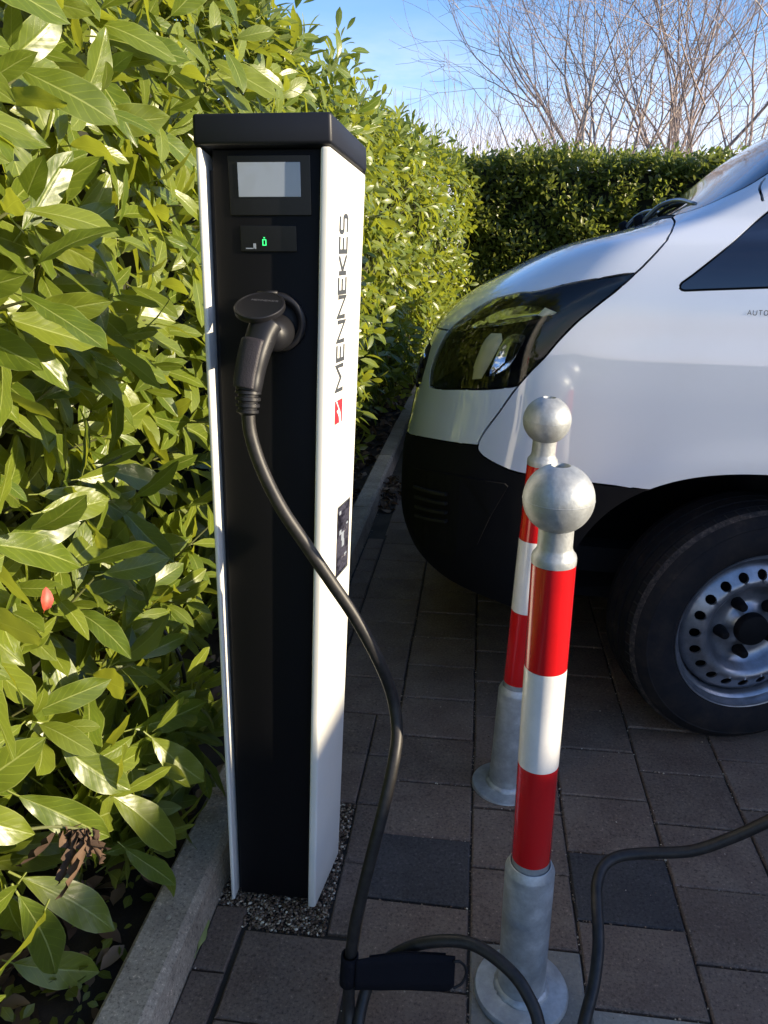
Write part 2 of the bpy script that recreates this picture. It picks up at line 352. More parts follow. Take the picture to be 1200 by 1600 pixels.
# pavement: joint sand bed with every paving stone a child of it
pav = plane('pavement', -.50, 9.0, -1.0, 8.2, -.010, M_sand, kind='structure')
def stone_mesh(sx, sy, seed):
    rs = np.random.default_rng(seed); bm = bmesh.new(); h = .045
    j = lambda: rs.uniform(-.0016, .0016)
    box(bm, -sx/2, sx/2, -sy/2, sy/2, -h, 0)
    for v in bm.verts:
        v.co.x += j(); v.co.y += j()
    bm.edges.ensure_lookup_table(); top = [e for e in bm.edges if all(v.co.z > -.001 for v in e.verts)]
    bmesh.ops.bevel(bm, geom=top, offset=.0035, segments=1, affect='EDGES')
    me = bpy.data.meshes.new('paving_stone'); bm.to_mesh(me); bm.free(); return me
smesh = {}
def stone(cx, cy, sx, sy, mt, seed=0, z=None):
    key = (round(sx, 3), round(sy, 3), seed % 4, mt.name)
    if key not in smesh:
        me = stone_mesh(sx-.0045, sy-.0045, hash((key[0], key[1], key[2])) % 9999); me.materials.append(mt); smesh[key] = me
    o = link('paving_stone', smesh[key], None, pav, (cx, cy, 0))
    o.location = (cx-pav.location.x, cy-pav.location.y, random.uniform(-.002, .0015) if z is None else z)
    o.rotation_euler = (random.uniform(-.006, .006), random.uniform(-.006, .006), random.uniform(-.006, .006)); return o
PW, PH = .2165, .1925
xs = [.030+PW*k for k in range(0, 9)]
cnt = 0
for k, x0 in enumerate([-.190]+xs):
    w = .220 if k == 0 else PW
    off = (1.0575 if k % 2 == 0 else .983)
    rows = range(-4, 12) if k < 6 else range(-2, 9)
    for r in rows:
        y0 = off+PH*r
        mt = M_paver
        if (k, r) in ((0, 1), (2, 1), (4, 0), (5, 6)): mt = M_paver_d
        if (k, r) in ((1, 0), (2, -1)): mt = M_paver_g
        if x0 > 1.2 and y0 > 2.2: continue
        stone(x0+w/2, y0+PH/2, w, PH, mt, k*7+r*3); cnt += 1
# narrow filler course beside the charging post, and courses along the kerb behind it
for y0 in (1.152, 1.345, 1.5375, 1.73): stone(-.2225, y0+.09625, .062, .1925, M_paver, int(y0*50))
for r in range(0, 9): stone(-.2975 if r > 0 else -.2975, 1.9225+PH*r+PH/2-.19, .212 if r > 0 else .001, PH, M_paver, r) if r > 0 else None
for r in range(0, 14): stone(-.445, 1.5375+.128*r+.064, .078, .128, M_paver, r+2) if r > 2 else None
for r in range(0, 1): stone(-.3700, 1.73+.09625, .232, .1925, M_paver, 3); stone(-.3700, 1.5375+.09625, .232, .1925, M_paver, 5)
# large slab and small stones at the foot of the kerb
stone(-.3080, 1.047, .222, .192, M_paver_d if False else M_paver, 11); stone(-.3080, .855, .222, .192, M_paver, 12); stone(-.3080, .6625, .222, .192, M_paver, 13)
for y0, y1 in ((1.041, 1.197), (.885, 1.041), (.729, .885), (.573, .729)): stone(-.4600, (y0+y1)/2, .070, y1-y0, M_paver, int(y0*90))
# pavers further off are too flat to the eye to be picked apart: one sheet of real stones
bm = bmesh.new()
for x0 in [-.190-.22]+[-.19]+xs+[.030+PW*k for k in range(9, 30)]:
    kk = round((x0-.03)/PW); off = (1.0575 if kk % 2 == 0 else .983)
    for r in range(-8, 37):
        y0 = off+PH*r
        if kk < 9 and ((r < 12 and kk < 5) or (-2 <= r < 9)) and not (x0 > 1.2 and y0 > 2.2): continue
        if kk < 0 and r < 11: continue
        if x0 > 1.2 and y0 < -.6: continue
        g = .003; box(bm, x0+g, x0+PW-g, y0+g, y0+PH-g, -.03, random.uniform(-.0015, .001))
tag(bm_obj('paving_field', bm, M_paver, pav), kind='stuff')

# kerb: precast stones end to end
kerb = empty('kerb', (-.54, 0, 0), kind='structure')
y = -.46
while y < 8.2:
    bm = bmesh.new(); x0, x1, z1 = -.588, -.503, .082
    prof = [(-.588, -.12), (-.490, -.12), (-.492, .0), (-.500, .066), (-.512, .080), (-.582, .082), (-.588, .076)]
    ya, yb = y+.004, y+.996; dx = random.uniform(-.003, .003)
    n = len(prof); segs = 5; rings = []
    for s_ in range(segs+1):
        yy = ya+(yb-ya)*s_/segs
        rings.append([bm.verts.new((px+dx+random.uniform(-.0015, .0015), yy, pz+random.uniform(-.0012, .0012))) for px, pz in prof])
    for a_, b_ in zip(rings, rings[1:]):
        for i in range(n): bm.faces.new((a_[i], a_[(i+1) % n], b_[(i+1) % n], b_[i]))
    bm.faces.new(rings[0][::-1]); bm.faces.new(rings[-1])
    bmesh.ops.recalc_face_normals(bm, faces=bm.faces)
    bm_obj('kerb_stone', bm, M_kerb, kerb, smooth=True, angle=25); y += 1.0

# planting bed with bumpy soil
nx_, ny_ = 40, 170
X, Y = np.meshgrid(np.linspace(-2.6, -.585, nx_), np.linspace(-1.2, 9.2, ny_))
Z = .035+.012*np.sin(X*23+Y*7)*np.sin(Y*17)+rng.normal(0, .006, X.shape)
V = np.stack([X, Y, Z], -1).reshape(-1, 3); idx = np.arange(nx_*ny_).reshape(ny_, nx_)
Fq = np.stack([idx[:-1, :-1], idx[:-1, 1:], idx[1:, 1:], idx[1:, :-1]], -1).reshape(-1, 4)
bed = tag(add('flower_bed', V, Fq, M_soil), kind='structure')
X, Y = np.meshgrid(np.linspace(-.60, 9.2, 60), np.linspace(8.15, 10.2, 24)); Z = .02+rng.normal(0, .006, X.shape)
V = np.stack([X, Y, Z], -1).reshape(-1, 3); idx = np.arange(60*24).reshape(24, 60)
Fq = np.stack([idx[:-1, :-1], idx[:-1, 1:], idx[1:, 1:], idx[1:, :-1]], -1).reshape(-1, 4)
tag(add('flower_bed', V, Fq, M_soil), kind='structure')

# stones: icosahedra joined
def ico():
    bm = bmesh.new(); bmesh.ops.create_icosphere(bm, subdivisions=1, radius=1); v = np.array([q.co[:] for q in bm.verts]); f = np.array([[w.index for w in q.verts] for q in bm.faces]); bm.free(); return v, f
IV, IF = ico()
def pebbles(P, size, flat=.6):
    n = len(P); s = size[:, None, None]*(1+rng.uniform(-.3, .3, (n, 12, 1)))
    sc = rng.uniform(.6, 1.3, (n, 1, 3)); sc[:, :, 2] *= flat
    a = rng.uniform(0, 2*np.pi, n); c, sn = np.cos(a), np.sin(a)
    V = IV[None]*s*sc; Vx = V[..., 0]*c[:, None]-V[..., 1]*sn[:, None]; Vy = V[..., 0]*sn[:, None]+V[..., 1]*c[:, None]
    V = np.stack([Vx, Vy, V[..., 2]], -1)+P[:, None, :]
    Fc = (IF[None]+12*np.arange(n)[:, None, None]).reshape(-1, 3)
    return V.reshape(-1, 3), Fc, np.repeat(rng.random(n), 12)
# gravel bed round the foot of the charging post
n = 8500; P = np.stack([rng.uniform(-.492, -.256, n), rng.uniform(1.148, 1.530, n), rng.uniform(-.012, .001, n)], -1)
keep = ~((P[:, 0] > -.44) & (P[:, 0] < -.31) & (P[:, 1] > 1.25) & (P[:, 1] < 1.38)) & ~((P[:, 0] < -.425) & (P[:, 1] < 1.196))
P = P[keep]; V, Fq, A = pebbles(P, rng.uniform(.0018, .0040, len(P)))
tag(add('gravel', V, Fq, M_pebble, attr=A, smooth=False), kind='stuff')
# grit in the paving joints
PT = []
for k, x0 in enumerate([-.190]+xs[:6]):
    PT.append(np.stack([np.full(260, x0)+rng.normal(0, .0022, 260), rng.uniform(.6, 2.6, 260)**1.0, np.full(260, -.003)], -1))
    off = (1.0575 if k % 2 == 0 else .983)
    for r in range(-2, 8): PT.append(np.stack([x0+rng.uniform(0, PW, 22), np.full(22, off+PH*r)+rng.normal(0, .002, 22), np.full(22, -.003)], -1))
PT.append(np.stack([rng.uniform(-.49, 1.5, 500), rng.uniform(.7, 2.4, 500), np.full(500, .0005)], -1))
PT.append(np.stack([np.full(500, -.490)+np.abs(rng.normal(0, .006, 500)), rng.uniform(.6, 4.5, 500), np.full(500, -.002)], -1))
P = np.concatenate(PT); V, Fq, A = pebbles(P, rng.choice([.0011, .0016, .0022, .0032], len(P), p=[.4, .35, .2, .05]))
tag(add('joint_grit', V, Fq, M_pebble, attr=A, smooth=False), kind='stuff')

# ================================================================= LEAVES
def leaf_proto(nl, nw, width=.19, fold=.22, curl=.16, wave=.012, petiole=False, seed=0):
    rs = np.random.default_rng(seed); t = np.linspace(0, 1, nl+1); s = np.linspace(-1, 1, nw+1)
    hw = width*np.clip(np.sin(np.pi*np.clip(t, 0, 1)**1.22), 0, 1)**.62*np.where(t > .90, .80, 1); hw[0] = .008; hw[-1] = .004
    T, S_ = np.meshgrid(t, s, indexing='ij'); H = np.repeat(hw[:, None], nw+1, 1)
    Z = fold*np.abs(S_)*H*(1-.5*T) - curl*T**2.2 + wave*np.sin(T*17+S_*2+seed)*np.abs(S_)
    Yv = S_*H; Xv = T*(1-.04*curl)+0*S_
    Yv = Yv+.05*np.sin(T*2.6+seed)*T; V = np.stack([Xv, Yv, Z], -1).reshape(-1, 3)
    uv = np.stack([(S_+1)/2, T], -1).reshape(-1, 2)
    i = np.arange((nl+1)*(nw+1)).reshape(nl+1, nw+1)
    Fc = np.stack([i[:-1, :-1], i[1:, :-1], i[1:, 1:], i[:-1, 1:]], -1).reshape(-1, 4)
    if petiole:
        b = len(V); r = .011
        pv = np.array([(-.13, -r, -.02), (-.13, r, -.02), (.02, -r*.9, -.002), (.02, r*.9, -.002), (-.13, 0, -.035), (.02, 0, -.018)])
        V = np.concatenate([V, pv]); uv = np.concatenate([uv, np.full((6, 2), .5)])
        Fc = np.concatenate([Fc, np.array([(b, b+2, b+3, b+1), (b, b+4, b+5, b+2), (b+4, b+1, b+3, b+5)])])
    return V, Fc, uv
def frames(d, up):
    """rows x=leaf direction, y=side, z=upper normal"""
    x = d/np.linalg.norm(d, axis=1)[:, None]; z = up-x*(up*x).sum(1)[:, None]; z /= np.linalg.norm(z, axis=1)[:, None]+1e-9
    y = np.cross(z, x); return np.stack([x, y, z], 1)
def leaf_cloud(P, Fm, ln, protos):
    Vs, Fs, Us, As = [], [], [], []; base = 0; which = rng.integers(0, len(protos), len(P))
    for k, (pv, pf, pu) in enumerate(protos):
        m_ = which == k; n = m_.sum()
        if not n: continue
        V = np.einsum('vj,njk->nvk', pv, Fm[m_])*ln[m_][:, None, None]+P[m_][:, None, :]
        Vs.append(V.reshape(-1, 3)); Fs.append((pf[None]+len(pv)*np.arange(n)[:, None, None]).reshape(-1, 4)+base); Us.append(np.tile(pu, (n, 1))); As.append(np.repeat(rng.random(n), len(pv))); base += n*len(pv)
    return np.concatenate(Vs), np.concatenate(Fs), np.concatenate(Us), np.concatenate(As)
def shoots(B, D, nleaf, slen, llen, droop=.12, spread=(30, 78)):
    """B shoot bases (n,3), D unit directions; returns leaf base points, frames, lengths"""
    n = len(B); k = nleaf; t = (np.arange(k)+.5)/k
    ref = np.tile(np.array([[.3, 1, .2]]), (n, 1)); e1 = np.cross(D, ref); e1 /= np.linalg.norm(e1, axis=1)[:, None]; e2 = np.cross(D, e1)
    ph = np.arange(k)[None]*2.4+rng.uniform(0, 6.28, (n, 1))+rng.normal(0, .25, (n, k))
    al = np.radians(spread[1]+(spread[0]-spread[1])*t[None]**1.5+rng.normal(0, 10, (n, k)))
    rad = np.cos(ph)[..., None]*e1[:, None]+np.sin(ph)[..., None]*e2[:, None]
    ld = np.cos(al)[..., None]*D[:, None]+np.sin(al)[..., None]*rad
    nn = D[:, None]-ld*(ld*D[:, None]).sum(-1)[..., None]
    ld[..., 2] -= droop*rng.uniform(.3, 1.6, (n, k)); nn = nn+rng.normal(0, .18, nn.shape)
    P = B[:, None]+D[:, None]*(slen[:, None]*t[None])[..., None]+rad*.012
    ll = llen[:, None]*rng.uniform(.55, 1.14, (n, k))*(1-.35*t[None]**3)
    return P.reshape(-1, 3), frames(ld.reshape(-1, 3), nn.reshape(-1, 3)), ll.reshape(-1)

def unit(a): return a/np.linalg.norm(a, axis=1)[:, None]
# ---- the long hedge on the left; its face runs alongside the kerb and swings out at its far end
def hx(y): return np.interp(y, [-1, 1.25, 1.7, 3.3, 4.6, 5.9, 7.2, 8.2, 9.0], [-.655, -.655, -.70, -.71, -.66, -.57, -.40, -.22, -.20])
def hedge_face(y, z): return hx(y)-np.clip(.50-z, 0, 1)*.55-np.clip(z-1.85, 0, 1)**2*1.2+.045*np.sin(y*6.1+z*3)*np.sin(z*5+1)+.035*np.sin(z*8+y*3)-.22*np.exp(-((y-1.66)/.30)**2-((z-.75)/.55)**2)
TOPZ = 2.06
n = 1400; y = rng.uniform(.15, 9.0, n); z = rng.uniform(.10, TOPZ, n)**1.0
dep = rng.exponential(.07, n); B = np.stack([hedge_face(y, z)-.10-dep, y, z-.06], -1)
D = unit(np.stack([rng.uniform(.55, 1.0, n), rng.normal(-.05, .35, n), rng.uniform(.05, .75, n)+np.clip(z-1.5, 0, 1)*.9-np.clip(.5-z, 0, 1)*1.3], -1))
s1 = shoots(B, D, 8, rng.uniform(.12, .26, n), rng.uniform(.130, .185, n)*np.interp(y, [0, 2.5, 5], [1.08, 1, .82]), droop=.22)
n2 = 1000; y = rng.uniform(.15, 9.0, n2); xo = rng.uniform(0, 1.0, n2)
B2 = np.stack([hx(y)-.06-xo, y, TOPZ-.12-.04*rng.random(n2)+rng.normal(0, .05, n2)-.02*xo], -1)
D2 = unit(np.stack([rng.normal(.12, .22, n2), rng.normal(0, .22, n2), np.ones(n2)], -1))
s2 = shoots(B2, D2, 10, rng.uniform(.10, .32, n2), rng.uniform(.11, .155, n2)*np.interp(y, [0, 2.5, 5], [1.1, 1, .85]), spread=(14, 62))
n3 = 350; y = rng.uniform(.1, 9.0, n3); z = rng.uniform(.15, TOPZ-.1, n3)
B3 = np.stack([hedge_face(y, z)-.30-.2*rng.random(n3), y, z], -1); D3 = unit(np.stack([rng.uniform(.3, 1, n3), rng.normal(0, .6, n3), rng.normal(.2, .5, n3)], -1))
s3 = shoots(B3, D3, 7, rng.uniform(.1, .25, n3), rng.uniform(.11, .15, n3))
# the low skirt of branches that reaches out to the kerb close to the camera
nb = 46; y = rng.uniform(.80, 1.42, nb); z = rng.uniform(.10, .42, nb)
B4 = np.stack([-.80+.05*rng.random(nb)+z*.25, y, z], -1); D4 = unit(np.stack([np.ones(nb), rng.normal(-.1, .3, nb), rng.uniform(-.25, .35, nb)], -1))
s4 = shoots(B4, D4, 7, rng.uniform(.10, .18, nb), rng.uniform(.14, .185, nb), droop=.3)
P = np.concatenate([s[0] for s in (s1, s2, s3, s4)]); Fm = np.concatenate([s[1] for s in (s1, s2, s3, s4)]); ln = np.concatenate([s[2] for s in (s1, s2, s3, s4)])
tip = P+Fm[:, 0]*ln[:, None]
# keep leaves off the charging post, off the ground and out of the parking bay
mid_0 = P+Fm[:, 0]*ln[:, None]*.5
bad = (tip[:, 2] < .035) | (P[:, 2] < .03) | ((tip[:, 0] > -.49) & (tip[:, 1] > 1.10) & (tip[:, 1] < 1.52)) | ((tip[:, 0] > -.47) & (tip[:, 1] < 3) & (tip[:, 2] < .6)) | (tip[:, 0] > .02)
bad |= (mid_0[:, 0] > -.72) & (P[:, 1] < 1.05) & (mid_0[:, 2] < .40)
bad |= (tip[:, 1] < 1.10) & ((tip[:, 2] < .15) | ((tip[:, 0] > -.59) & (tip[:, 2] < .42)))
bad |= (P[:, 1] < 1.02) & (P[:, 2] < .14)
mid_ = P+Fm[:, 0]*ln[:, None]*.5
bad |= (mid_[:, 0] > -.70) & (np.abs(mid_[:, 1]-.90) < .10) & (np.abs(mid_[:, 2]-.43) < .09)
bad |= (mid_[:, 0] > -.66) & (np.abs(mid_[:, 1]-.93) < .07) & (np.abs(mid_[:, 2]-.84) < .06)
P, Fm, ln, tip = P[~bad], Fm[~bad], ln[~bad], tip[~bad]
cm = np.array([0, 0, 1.3]); mid = P+Fm[:, 0]*ln[:, None]*.5; Q = mid-cm
fwn, rtn, upn = np.array(fw), np.array(r2), np.array(u2)
dz = Q@fwn; px = 600+1202*(Q@rtn)/np.maximum(dz, .05); py = 800-1202*(Q@upn)/np.maximum(dz, .05)
infr = (dz > .2) & (px > -40) & (px < 800) & (py > -40) & (py < 1620) & ~((px > 312) & (px < 560) & (mid[:, 1] > 1.3) & (py > 180) & (py < 1400))
out = mid[:, 0]-hedge_face(mid[:, 1], np.clip(mid[:, 2], 0, 2.1))
score = np.where(infr, ln/np.maximum(dz, .2)*np.clip(1+out*3.0, .1, 1.6), 0)
order = np.argsort(-score); big = order[:292]; rest = order[292:]
hedge = empty('laurel_hedge', (-1.1, 4.5, 0), 'tall glossy cherry laurel hedge in full sun behind the kerb, left of the charging post', 'hedge')
PR = []
for k in range(7):
    v, f, u = leaf_proto(12, 6, width=.150+.010*k, fold=.16+.06*(k % 3), curl=.05+.08*(k % 4), wave=.012+.004*(k % 3), petiole=True, seed=k)
    me = mesh('leaf', v, f, True, uv=u, attr=np.full(len(v), k*.137)); me.materials.append(M_leaf); PR.append(me)
horg = np.array(hedge.location)
for j, i in enumerate(big):
    o = bpy.data.objects.new('leaf', PR[j % 7]); COL.objects.link(o); o.parent = hedge
    Mx = Matrix.Identity(4); rot = (Fm[i].T*ln[i])
    for a_ in range(3):
        for b_ in range(3): Mx[a_][b_] = rot[a_, b_]
        Mx[a_][3] = P[i][a_]-horg[a_]
    o.matrix_local = Mx
dr = np.linalg.norm(P[rest]-cm, axis=1); nearm = dr < 3.2
protos_n = [leaf_proto(8, 4, width=.155+.015*(k % 3), fold=.2+.08*(k % 2), curl=.08+.09*(k % 3), petiole=True, seed=k+10) for k in range(6)]
protos_f = [leaf_proto(4, 2, width=.17, fold=.3, curl=.08+.08*k, wave=0, seed=k+20) for k in range(4)]
for sel, pr in ((rest[nearm], protos_n), (rest[~nearm], protos_f)):
    v, f, u, a = leaf_cloud(P[sel], Fm[sel], ln[sel], pr)
    tag(add('foliage', v, f, M_leaf, hedge, uv=u, attr=a), kind='stuff')
# a few low leaves that reach out over the soil towards the kerb
LOW = [((-.696, .90, .33), (-.557, .93, .212), .185), ((-.646, .98, .53), (-.55, 1.0, .436), .14), ((-.605, 1.06, .255), (-.527, 1.08, .151), .13), ((-.619, 1.06, .371), (-.492, 1.10, .246), .18), ((-.744, .90, .14), (-.613, .93, .08), .147), ((-.675, .90, .492), (-.545, .93, .40), .162), ((-.697, .86, .34), (-.702, .87, .229), .111), ((-.676, .86, .336), (-.63, .87, .16), .183)]
for j, (a_, b_, l_) in enumerate(LOW):
    d_ = np.array(b_)-np.array(a_); l_ = max(l_, np.linalg.norm(d_)); Fm_ = frames(d_[None], np.array([[.45, -.65, .60]])+rng.normal(0, .15, (1, 3)))[0]
    o = bpy.data.objects.new('leaf', PR[(j*3+1) % 7]); COL.objects.link(o); o.parent = hedge; Mx = Matrix.Identity(4); rot = Fm_.T*l_
    for a2 in range(3):
        for b2_ in range(3): Mx[a2][b2_] = rot[a2, b2_]
        Mx[a2][3] = a_[a2]-horg[a2]
    o.matrix_local = Mx
# stems
segs = []
for i in range(0, len(B), 3):
    a_, d_ = B[i], D[i]
    if a_[1] < 1.1 and a_[2] < .55: continue
    mid_ = a_-np.array([.12, 0, .08]); segs.append(tube([a_-np.array([.35, .02*(i % 5-2), .30]), mid_, a_, a_+d_*.18], [.006, .005, .004, .002], 5, False))
for s_, Bq, Dq in ((s4, B4, D4),):
    for a_, d_ in zip(Bq[:0], Dq[:0]): segs.append(tube([a_-np.array([.3, 0, .1]), a_-np.array([.1, 0, .0]), a_, a_+d_*.14], [.007, .006, .004, .002], 5, False))
for i in range(26):
    y0 = .5+i*.32+random.uniform(-.1, .1); x0 = hx(y0)-.45; hgt = random.uniform(1.5, 2.0)
    segs.append(tube(catmull([(x0, y0, 0), (x0+random.uniform(-.05, .12), y0+random.uniform(-.1, .1), hgt*.3), (x0+random.uniform(0, .2), y0+random.uniform(-.2, .2), hgt*.65), (x0+random.uniform(0, .25), y0+random.uniform(-.25, .25), hgt)], 5), np.linspace(.02, .006, 16), 7, False))
v, f = merge(segs); tag(add('stems', v, f, M_twig, hedge), kind='stuff')
# solid core standing for dense twigs, its near-black colour painting the shade between leaves
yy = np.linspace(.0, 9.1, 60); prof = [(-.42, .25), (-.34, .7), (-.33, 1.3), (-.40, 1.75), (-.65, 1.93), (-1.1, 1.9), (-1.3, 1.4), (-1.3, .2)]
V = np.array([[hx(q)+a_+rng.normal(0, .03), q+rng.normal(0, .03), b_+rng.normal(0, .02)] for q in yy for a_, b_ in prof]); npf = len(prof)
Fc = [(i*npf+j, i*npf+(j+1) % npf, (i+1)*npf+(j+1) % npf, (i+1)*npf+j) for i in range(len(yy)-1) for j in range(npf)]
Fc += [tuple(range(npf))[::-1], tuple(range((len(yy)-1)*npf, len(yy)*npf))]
tag(add('shade_core', V, Fc, M_core, hedge), kind='stuff')

# ---- clipped hedge across the far end
fh = empty('clipped_laurel_hedge', (4.0, 9.2, 0), 'dark clipped hedge closing the yard behind the white van, sunlit along its top', 'hedge')
FT = 2.17
n = 3400; x = rng.uniform(-.35, 6.2, n); z = rng.uniform(.1, FT, n)
B5 = np.stack([x, 8.80+rng.exponential(.05, n)+.08*np.sin(x*5.3+z*2)*np.sin(z*6.1+x*1.7)+.05*np.sin(x*11)*np.sin(z*9+1), z-.05], -1); D5 = unit(np.stack([rng.normal(.45, .5, n), -rng.uniform(.1, 1.0, n), rng.uniform(.3, 1.1, n)], -1))
a5 = shoots(B5, D5, 8, rng.uniform(.08, .20, n), rng.uniform(.075, .115, n), spread=(20, 65))
n = 2000; x = rng.uniform(-.35, 6.2, n); yq = rng.uniform(8.80, 9.7, n)
B6 = np.stack([x, yq, FT-.13+.05*np.sin(x*2.3)+rng.normal(0, .045, n)-np.clip((x-.3)*0, 0, 1)], -1); D6 = unit(np.stack([rng.normal(.05, .2, n), rng.normal(0, .2, n), np.ones(n)], -1))
a6 = shoots(B6, D6, 8, rng.uniform(.06, .20, n), rng.uniform(.06, .095, n), spread=(12, 55))
P2 = np.concatenate([a5[0], a6[0]]); F2 = np.concatenate([a5[1], a6[1]]); l2 = np.concatenate([a5[2], a6[2]])
v, f, u, a = leaf_cloud(P2, F2, l2, [leaf_proto(3, 2, width=.22, fold=.25, curl=.05+.08*k, wave=0, seed=k+30) for k in range(4)])
tag(add('foliage', v, f, M_leaf_far, fh, uv=u, attr=a), kind='stuff')
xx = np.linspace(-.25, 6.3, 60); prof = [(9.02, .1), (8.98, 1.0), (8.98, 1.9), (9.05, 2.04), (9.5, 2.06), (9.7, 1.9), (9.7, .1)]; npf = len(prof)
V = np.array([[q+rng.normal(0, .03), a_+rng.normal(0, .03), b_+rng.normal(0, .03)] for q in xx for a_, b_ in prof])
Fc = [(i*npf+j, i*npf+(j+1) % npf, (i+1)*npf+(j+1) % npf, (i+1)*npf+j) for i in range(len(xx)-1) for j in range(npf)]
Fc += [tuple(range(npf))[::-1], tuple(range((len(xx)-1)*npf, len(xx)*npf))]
tag(add('shade_core', V, Fc, M_core, fh), kind='stuff')  # solid dark filler, interior shade of the far hedge put into its colour

# ================================================================= BARE TREES
def grow(base, d0, length, rad, lvl, rs, out, ang=26, up=.10, side=1.0):
    """a branch that bends, carries side twigs and forks at its end"""
    p = np.array(base, float); d = np.array(d0, float)/np.linalg.norm(d0); pts = [p.copy()]; rr = [rad]; wob = rs.normal(0, .05, 3); nseg = 4
    for i in range(nseg):
        d = d+rs.normal(0, .07, 3)+wob+np.array([0, 0, up]); d /= np.linalg.norm(d); p = p+d*length/nseg; pts.append(p.copy()); rr.append(rad*(1-.30*(i+1)/nseg))
        if lvl > 1 and i > 0 and rs.random() < .55*side:
            s_ = rs.normal(0, 1, 3); s_ -= d*(s_@d); s_ /= np.linalg.norm(s_)
            grow(p, d*.62+s_*.8, length*rs.uniform(.45, .8), rr[-1]*.42, max(1, lvl-2), rs, out, ang, up, side)
    out.append((lvl, np.array(pts), np.array(rr)))
    if lvl > 0:
        k = 3 if rs.random() < .25 else 2; ph = rs.uniform(0, 6.28); e1 = np.cross(d, [.3, .5, .81]); e1 /= np.linalg.norm(e1); e2 = np.cross(d, e1)
        for j in range(k):
            a_ = R(ang*rs.uniform(.5, 1.35)); f_ = ph+j*6.283/k+rs.normal(0, .3); nd = d*math.cos(a_)+(e1*math.cos(f_)+e2*math.sin(f_))*math.sin(a_)
            grow(p, nd, length*rs.uniform(.68, .92), rr[-1]*(.80 if j == 0 else .62), lvl-1, rs, out, ang, up, side)
def tree(x, y, hgt, rad, label, seed, lean=(0, 0), stems=1, ang=26, barkm=None, lvl=5):
    rs = np.random.default_rng(seed); t = empty('bare_tree', (x, y, -.05), label, 'tree', 'bare winter trees behind the far hedge'); out = []
    for s_ in range(stems):
        a_ = s_*6.283/stems+rs.uniform(-.5, .5); k_ = .11 if stems > 1 else 0
        grow((x+.08*math.cos(a_)*(stems > 1), y+.08*math.sin(a_)*(stems > 1), -.05), (lean[0]+k_*math.cos(a_), lean[1]+k_*math.sin(a_), 1), hgt*.32, rad, lvl, rs, out, ang, .05, .8)
    tr = [tube(p, r, 7, False) for dp, p, r in out if dp >= lvl-1]; v, f = merge(tr); add('trunk', v, f, barkm or M_bark, t)
    tr = [tube(p, np.maximum(r, .0036), 3 if dp < 3 else 5, False) for dp, p, r in out if dp < lvl-1]; v, f = merge(tr); add('crown', v, f, barkm or M_bark, t)
    return t
TR = [(2.05, 18.5, 7.4, 0.066, 'leftmost bare tree behind the hedge, its side branches reaching far left over the gap', 1, (-.03, 0), 3, 27, None),
(2.30, 19.5, 8.6, 0.070, 'pale slender bare tree just right of the leftmost one behind the hedge', 2, (.0, 0), 3, 22, M_barkw),
(1.95, 21.0, 8.4, 0.073, 'thin bare tree standing behind the pale slender one', 9, (.04, 0), 2, 24, None),
(3.35, 19.0, 8.4, 0.066, 'straight single-stemmed bare tree in the middle of the row behind the hedge', 3, (.0, 0), 1, 24, None),
(3.80, 20.0, 8.6, 0.062, 'bare tree with twin stems right of the middle of the row', 4, (.02, 0), 2, 25, None),
(4.30, 18.8, 8.2, 0.073, 'bare tree forking low into many upright limbs behind the van windscreen', 5, (.03, 0), 3, 25, None),
(5.35, 19.4, 8.5, 0.066, 'bare tree at the right edge of the picture leaning right', 6, (.07, 0), 2, 25, M_barkw),
(6.3, 19.6, 8.2, 0.066, 'last bare tree to the right, mostly beyond the picture edge', 7, (-.05, 0), 2, 24, None),
(4.85, 22.0, 8.6, 0.073, 'slim bare tree set back behind the right-hand trees', 8, (-.02, 0), 2, 22, None)]
for x, y, h_, r_, lb, sd_, ln_, st_n, sp_, bk in TR: tree(x, y, h_, r_, lb, sd_, ln_, st_n, sp_, bk)
# bare shrubs showing in the gap between the two hedges
def shrub(x, y, hgt, seed, label):
    rs = np.random.default_rng(seed); t = empty('bare_shrub', (x, y, 0), label, 'shrub', 'bare shrubs beyond the far hedge'); out = []
    for _ in range(9): grow((x+rs.normal(0, .12), y+rs.normal(0, .12), 0), (rs.normal(0, .28), rs.normal(0, .28), 1), hgt*rs.uniform(.30, .42), .012, 3, rs, out, 22, .06, 1.0)
    v, f = merge([tube(p, np.maximum(r, .003), 3, False) for dp, p, r in out]); add('twigs', v, f, M_bark, t)
for i, (x, y, h_) in enumerate([(-.75, 12.5, 2.9), (.05, 12.0, 3.0), (.9, 12.8, 3.3), (-1.6, 13.0, 3.0), (1.9, 12.6, 3.2), (3.2, 12.6, 3.0), (4.4, 12.8, 3.0)]):
    shrub(x, y, h_, 40+i, ['low bare shrub showing just right of the laurel hedge top', 'bare shrub in the gap where the two hedges meet', 'bare shrub under the leftmost tree', 'bare shrub mostly hidden behind the left hedge', 'bare shrub behind the hedge below the pale tree', 'bare shrub behind the hedge under the middle trees', 'bare shrub behind the hedge near the van windscreen'][i])

# invented flat-roofed block out of view, added to throw the shadow over the paving
ga = empty('shadow_caster', (9.3, 4, 0), 'unseen flat-roofed block added across the yard to cast the long shadow', 'shadow_caster')
bm = bmesh.new(); box(bm, 9.3, 15.0, -6.5, 12.5, -.05, 2.96, .01); bm_obj('wall', bm, M_render, ga)
bm = bmesh.new(); box(bm, 9.16, 15.14, -6.64, 12.64, 2.963, 3.17, .01); bm_obj('roof', bm, M_roofm, ga)
for i in range(6):
    y0 = -4.0+i*2.72; bm = bmesh.new()
    for k in range(5): box(bm, 9.262, 9.297, y0, y0+2.35, .02+k*.43, .44+k*.43, .008)
    bm_obj('caster_door', bm, M_door, ga)

